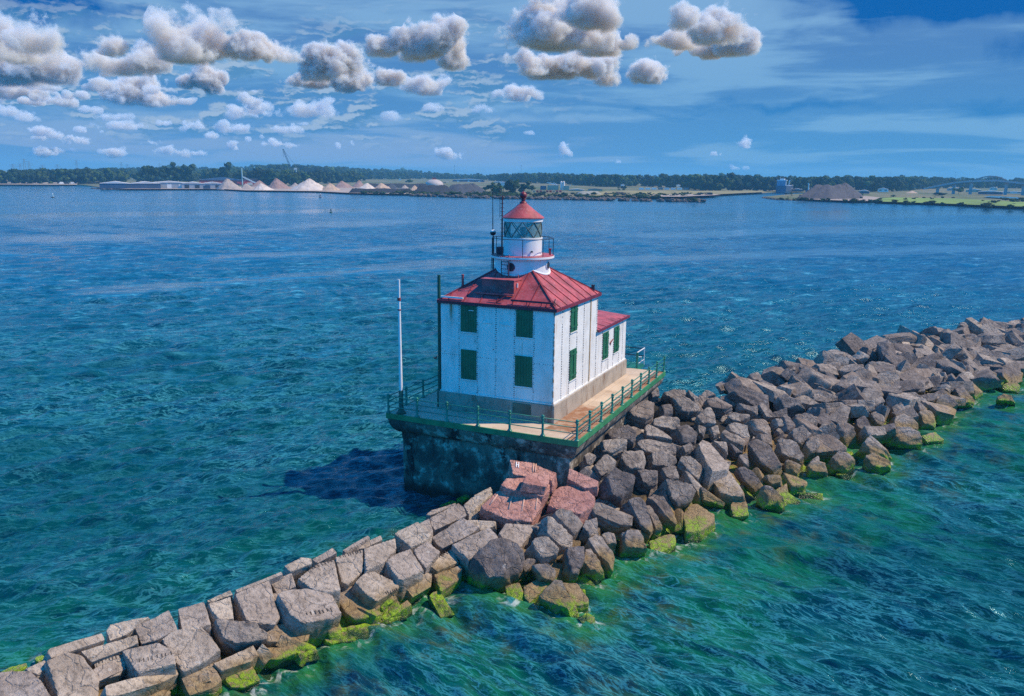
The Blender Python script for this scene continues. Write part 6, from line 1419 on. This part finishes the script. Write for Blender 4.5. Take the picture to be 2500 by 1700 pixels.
# ================================================================== clouds: heaps of puffs with a common base, far beyond the shore
def cloud_mat(name, dens):
    m = bpy.data.materials.new(name); m.use_nodes = True; t = m.node_tree; t.nodes.clear(); N = NT(t)
    o = N.add('ShaderNodeOutputMaterial'); v = N.add('ShaderNodeVolumeScatter'); v.inputs['Color'].default_value = (.78, .90, 1, 1)
    P = geo(N); n = N.noise(P, .0034, 6, .62); oc = N.add('ShaderNodeTexCoord').outputs['Object']
    r = N.vm('LENGTH', oc, out=1); z = N.sep(oc)[2]
    e = N.math('ADD', N.math('MULTIPLY', N.math('SUBTRACT', n, .5), 3.2), N.math('SUBTRACT', .80, r))
    d = N.math('MULTIPLY', N.ramp(e, 0, .26), N.ramp(z, -.72, -.45))
    N.l.new(N.math('MULTIPLY', d, dens*1.6), v.inputs['Density']); v.inputs['Anisotropy'].default_value = .0
    N.l.new(v.outputs[0], o.inputs['Volume']); return m
M_CLOUDS = [cloud_mat('cloud_dense', .024), cloud_mat('cloud_medium', .013), cloud_mat('cloud_thin', .006)]
rc = np.random.RandomState(12); CV, CF, CT, CH = [], [], [], []; nb = 0
Xc, Fc_ = cube_grid(6); Xc = Xc/np.linalg.norm(Xc, axis=1)[:, None]
tmpo = bpy.data.objects.new('cloud_tmp', bpy.data.meshes.new('cloud_tmp')); COL.objects.link(tmpo); rmod = tmpo.modifiers.new('r', 'REMESH'); rmod.mode = 'VOXEL'
r2_ = np.random.RandomState(4)
EXTRA = [(r2_.uniform(-20, 760), yy, r2_.uniform(18, 55), r2_.uniform(5, 13)) for yy in r2_.uniform(215, 380, 34)]
for (px, py, rx, ry) in CUMULUS+EXTRA:
    d0 = ray(px, py); elb = math.degrees(math.asin(ray(px, py+ry*.8)[2])); Dst = min(26000, max(5200, 850/math.tan(math.radians(max(elb, 1.2)))))
    hd = np.array([d0[0], d0[1], 0])/math.hypot(d0[0], d0[1]); sd = np.array([hd[1], -hd[0], 0]); cc = CAM+d0*(Dst/math.hypot(d0[0], d0[1]))
    SX, SZ = rx/F_PX*Dst*1.34, ry/F_PX*Dst*1.40; SY = (SX*SZ)**.5*1.1
    big = rx*ry > 1500; cnt = int(np.clip(rx*ry/90, 6, 26))
    thin = float(np.clip((py-120)/280, .12, .72)) if not big else float(np.clip((1500-px)/3200, .08, .38))
    pv, pf, k0 = [], [], 0
    for j in range(cnt):
        th = rc.uniform(0, 2*PI); v = rc.uniform(-.6, 1); rr_ = rc.uniform(.1, .8)
        o_ = np.array([math.cos(th)*rr_*math.sqrt(1-min(.95, max(v, 0))**2), math.sin(th)*rr_*.7, v*.70])
        R_p = rc.uniform(.26, .62)*(1-.3*rr_)*min(SX, SZ*1.5)
        c_ = sd*o_[0]*SX+hd*o_[1]*SY+UPV*max(o_[2], -.62)*SZ
        pv.append(Xc*R_p*np.array([1.15, 1.15, .92])+c_); pf.append(Fc_+k0); k0 += len(Xc)
    me = bpy.data.meshes.new('c'); me.from_pydata([tuple(q) for q in np.concatenate(pv)], [], [tuple(f) for f in np.concatenate(pf)]); tmpo.data = me
    rmod.voxel_size = max(SX, SZ)/(42 if big else 22)
    ev = tmpo.evaluated_get(bpy.context.evaluated_depsgraph_get()); m2 = ev.to_mesh(); nv_ = len(m2.vertices)
    V = np.empty(nv_*3, np.float32); m2.vertices.foreach_get('co', V); V = V.reshape(-1, 3).astype(float)
    Nn = np.empty(nv_*3, np.float32); m2.vertices.foreach_get('normal', Nn); Nn = Nn.reshape(-1, 3)
    Fq = np.array([list(p.vertices) for p in m2.polygons]); ev.to_mesh_clear()
    for _ in range(3):          # melt the joints between puffs
        acc = np.zeros_like(V); cn = np.zeros(nv_)
        for q_ in range(4):
            i0, i1 = Fq[:, q_], Fq[:, (q_+1) % 4]; np.add.at(acc, i0, V[i1]); np.add.at(cn, i0, 1)
        V = V*.4+.6*acc/np.maximum(cn, 1)[:, None]
    L_ = np.stack([V@sd/SX, V@hd/SY, V[:, 2]/SZ], -1)*1.22
    o = mesh_np('cloud', L_, Fq, M_CLOUDS[0 if thin < .3 else (1 if thin < .5 else 2)], True); o.matrix_world = Matrix(((sd[0]*SX, hd[0]*SY, 0, cc[0]), (sd[1]*SX, hd[1]*SY, 0, cc[1]), (0, 0, SZ, cc[2]), (0, 0, 0, 1))); tag(o, kind='structure')
bpy.data.objects.remove(tmpo)
for m_ in [m for m in bpy.data.meshes if m.users == 0]: bpy.data.meshes.remove(m_)
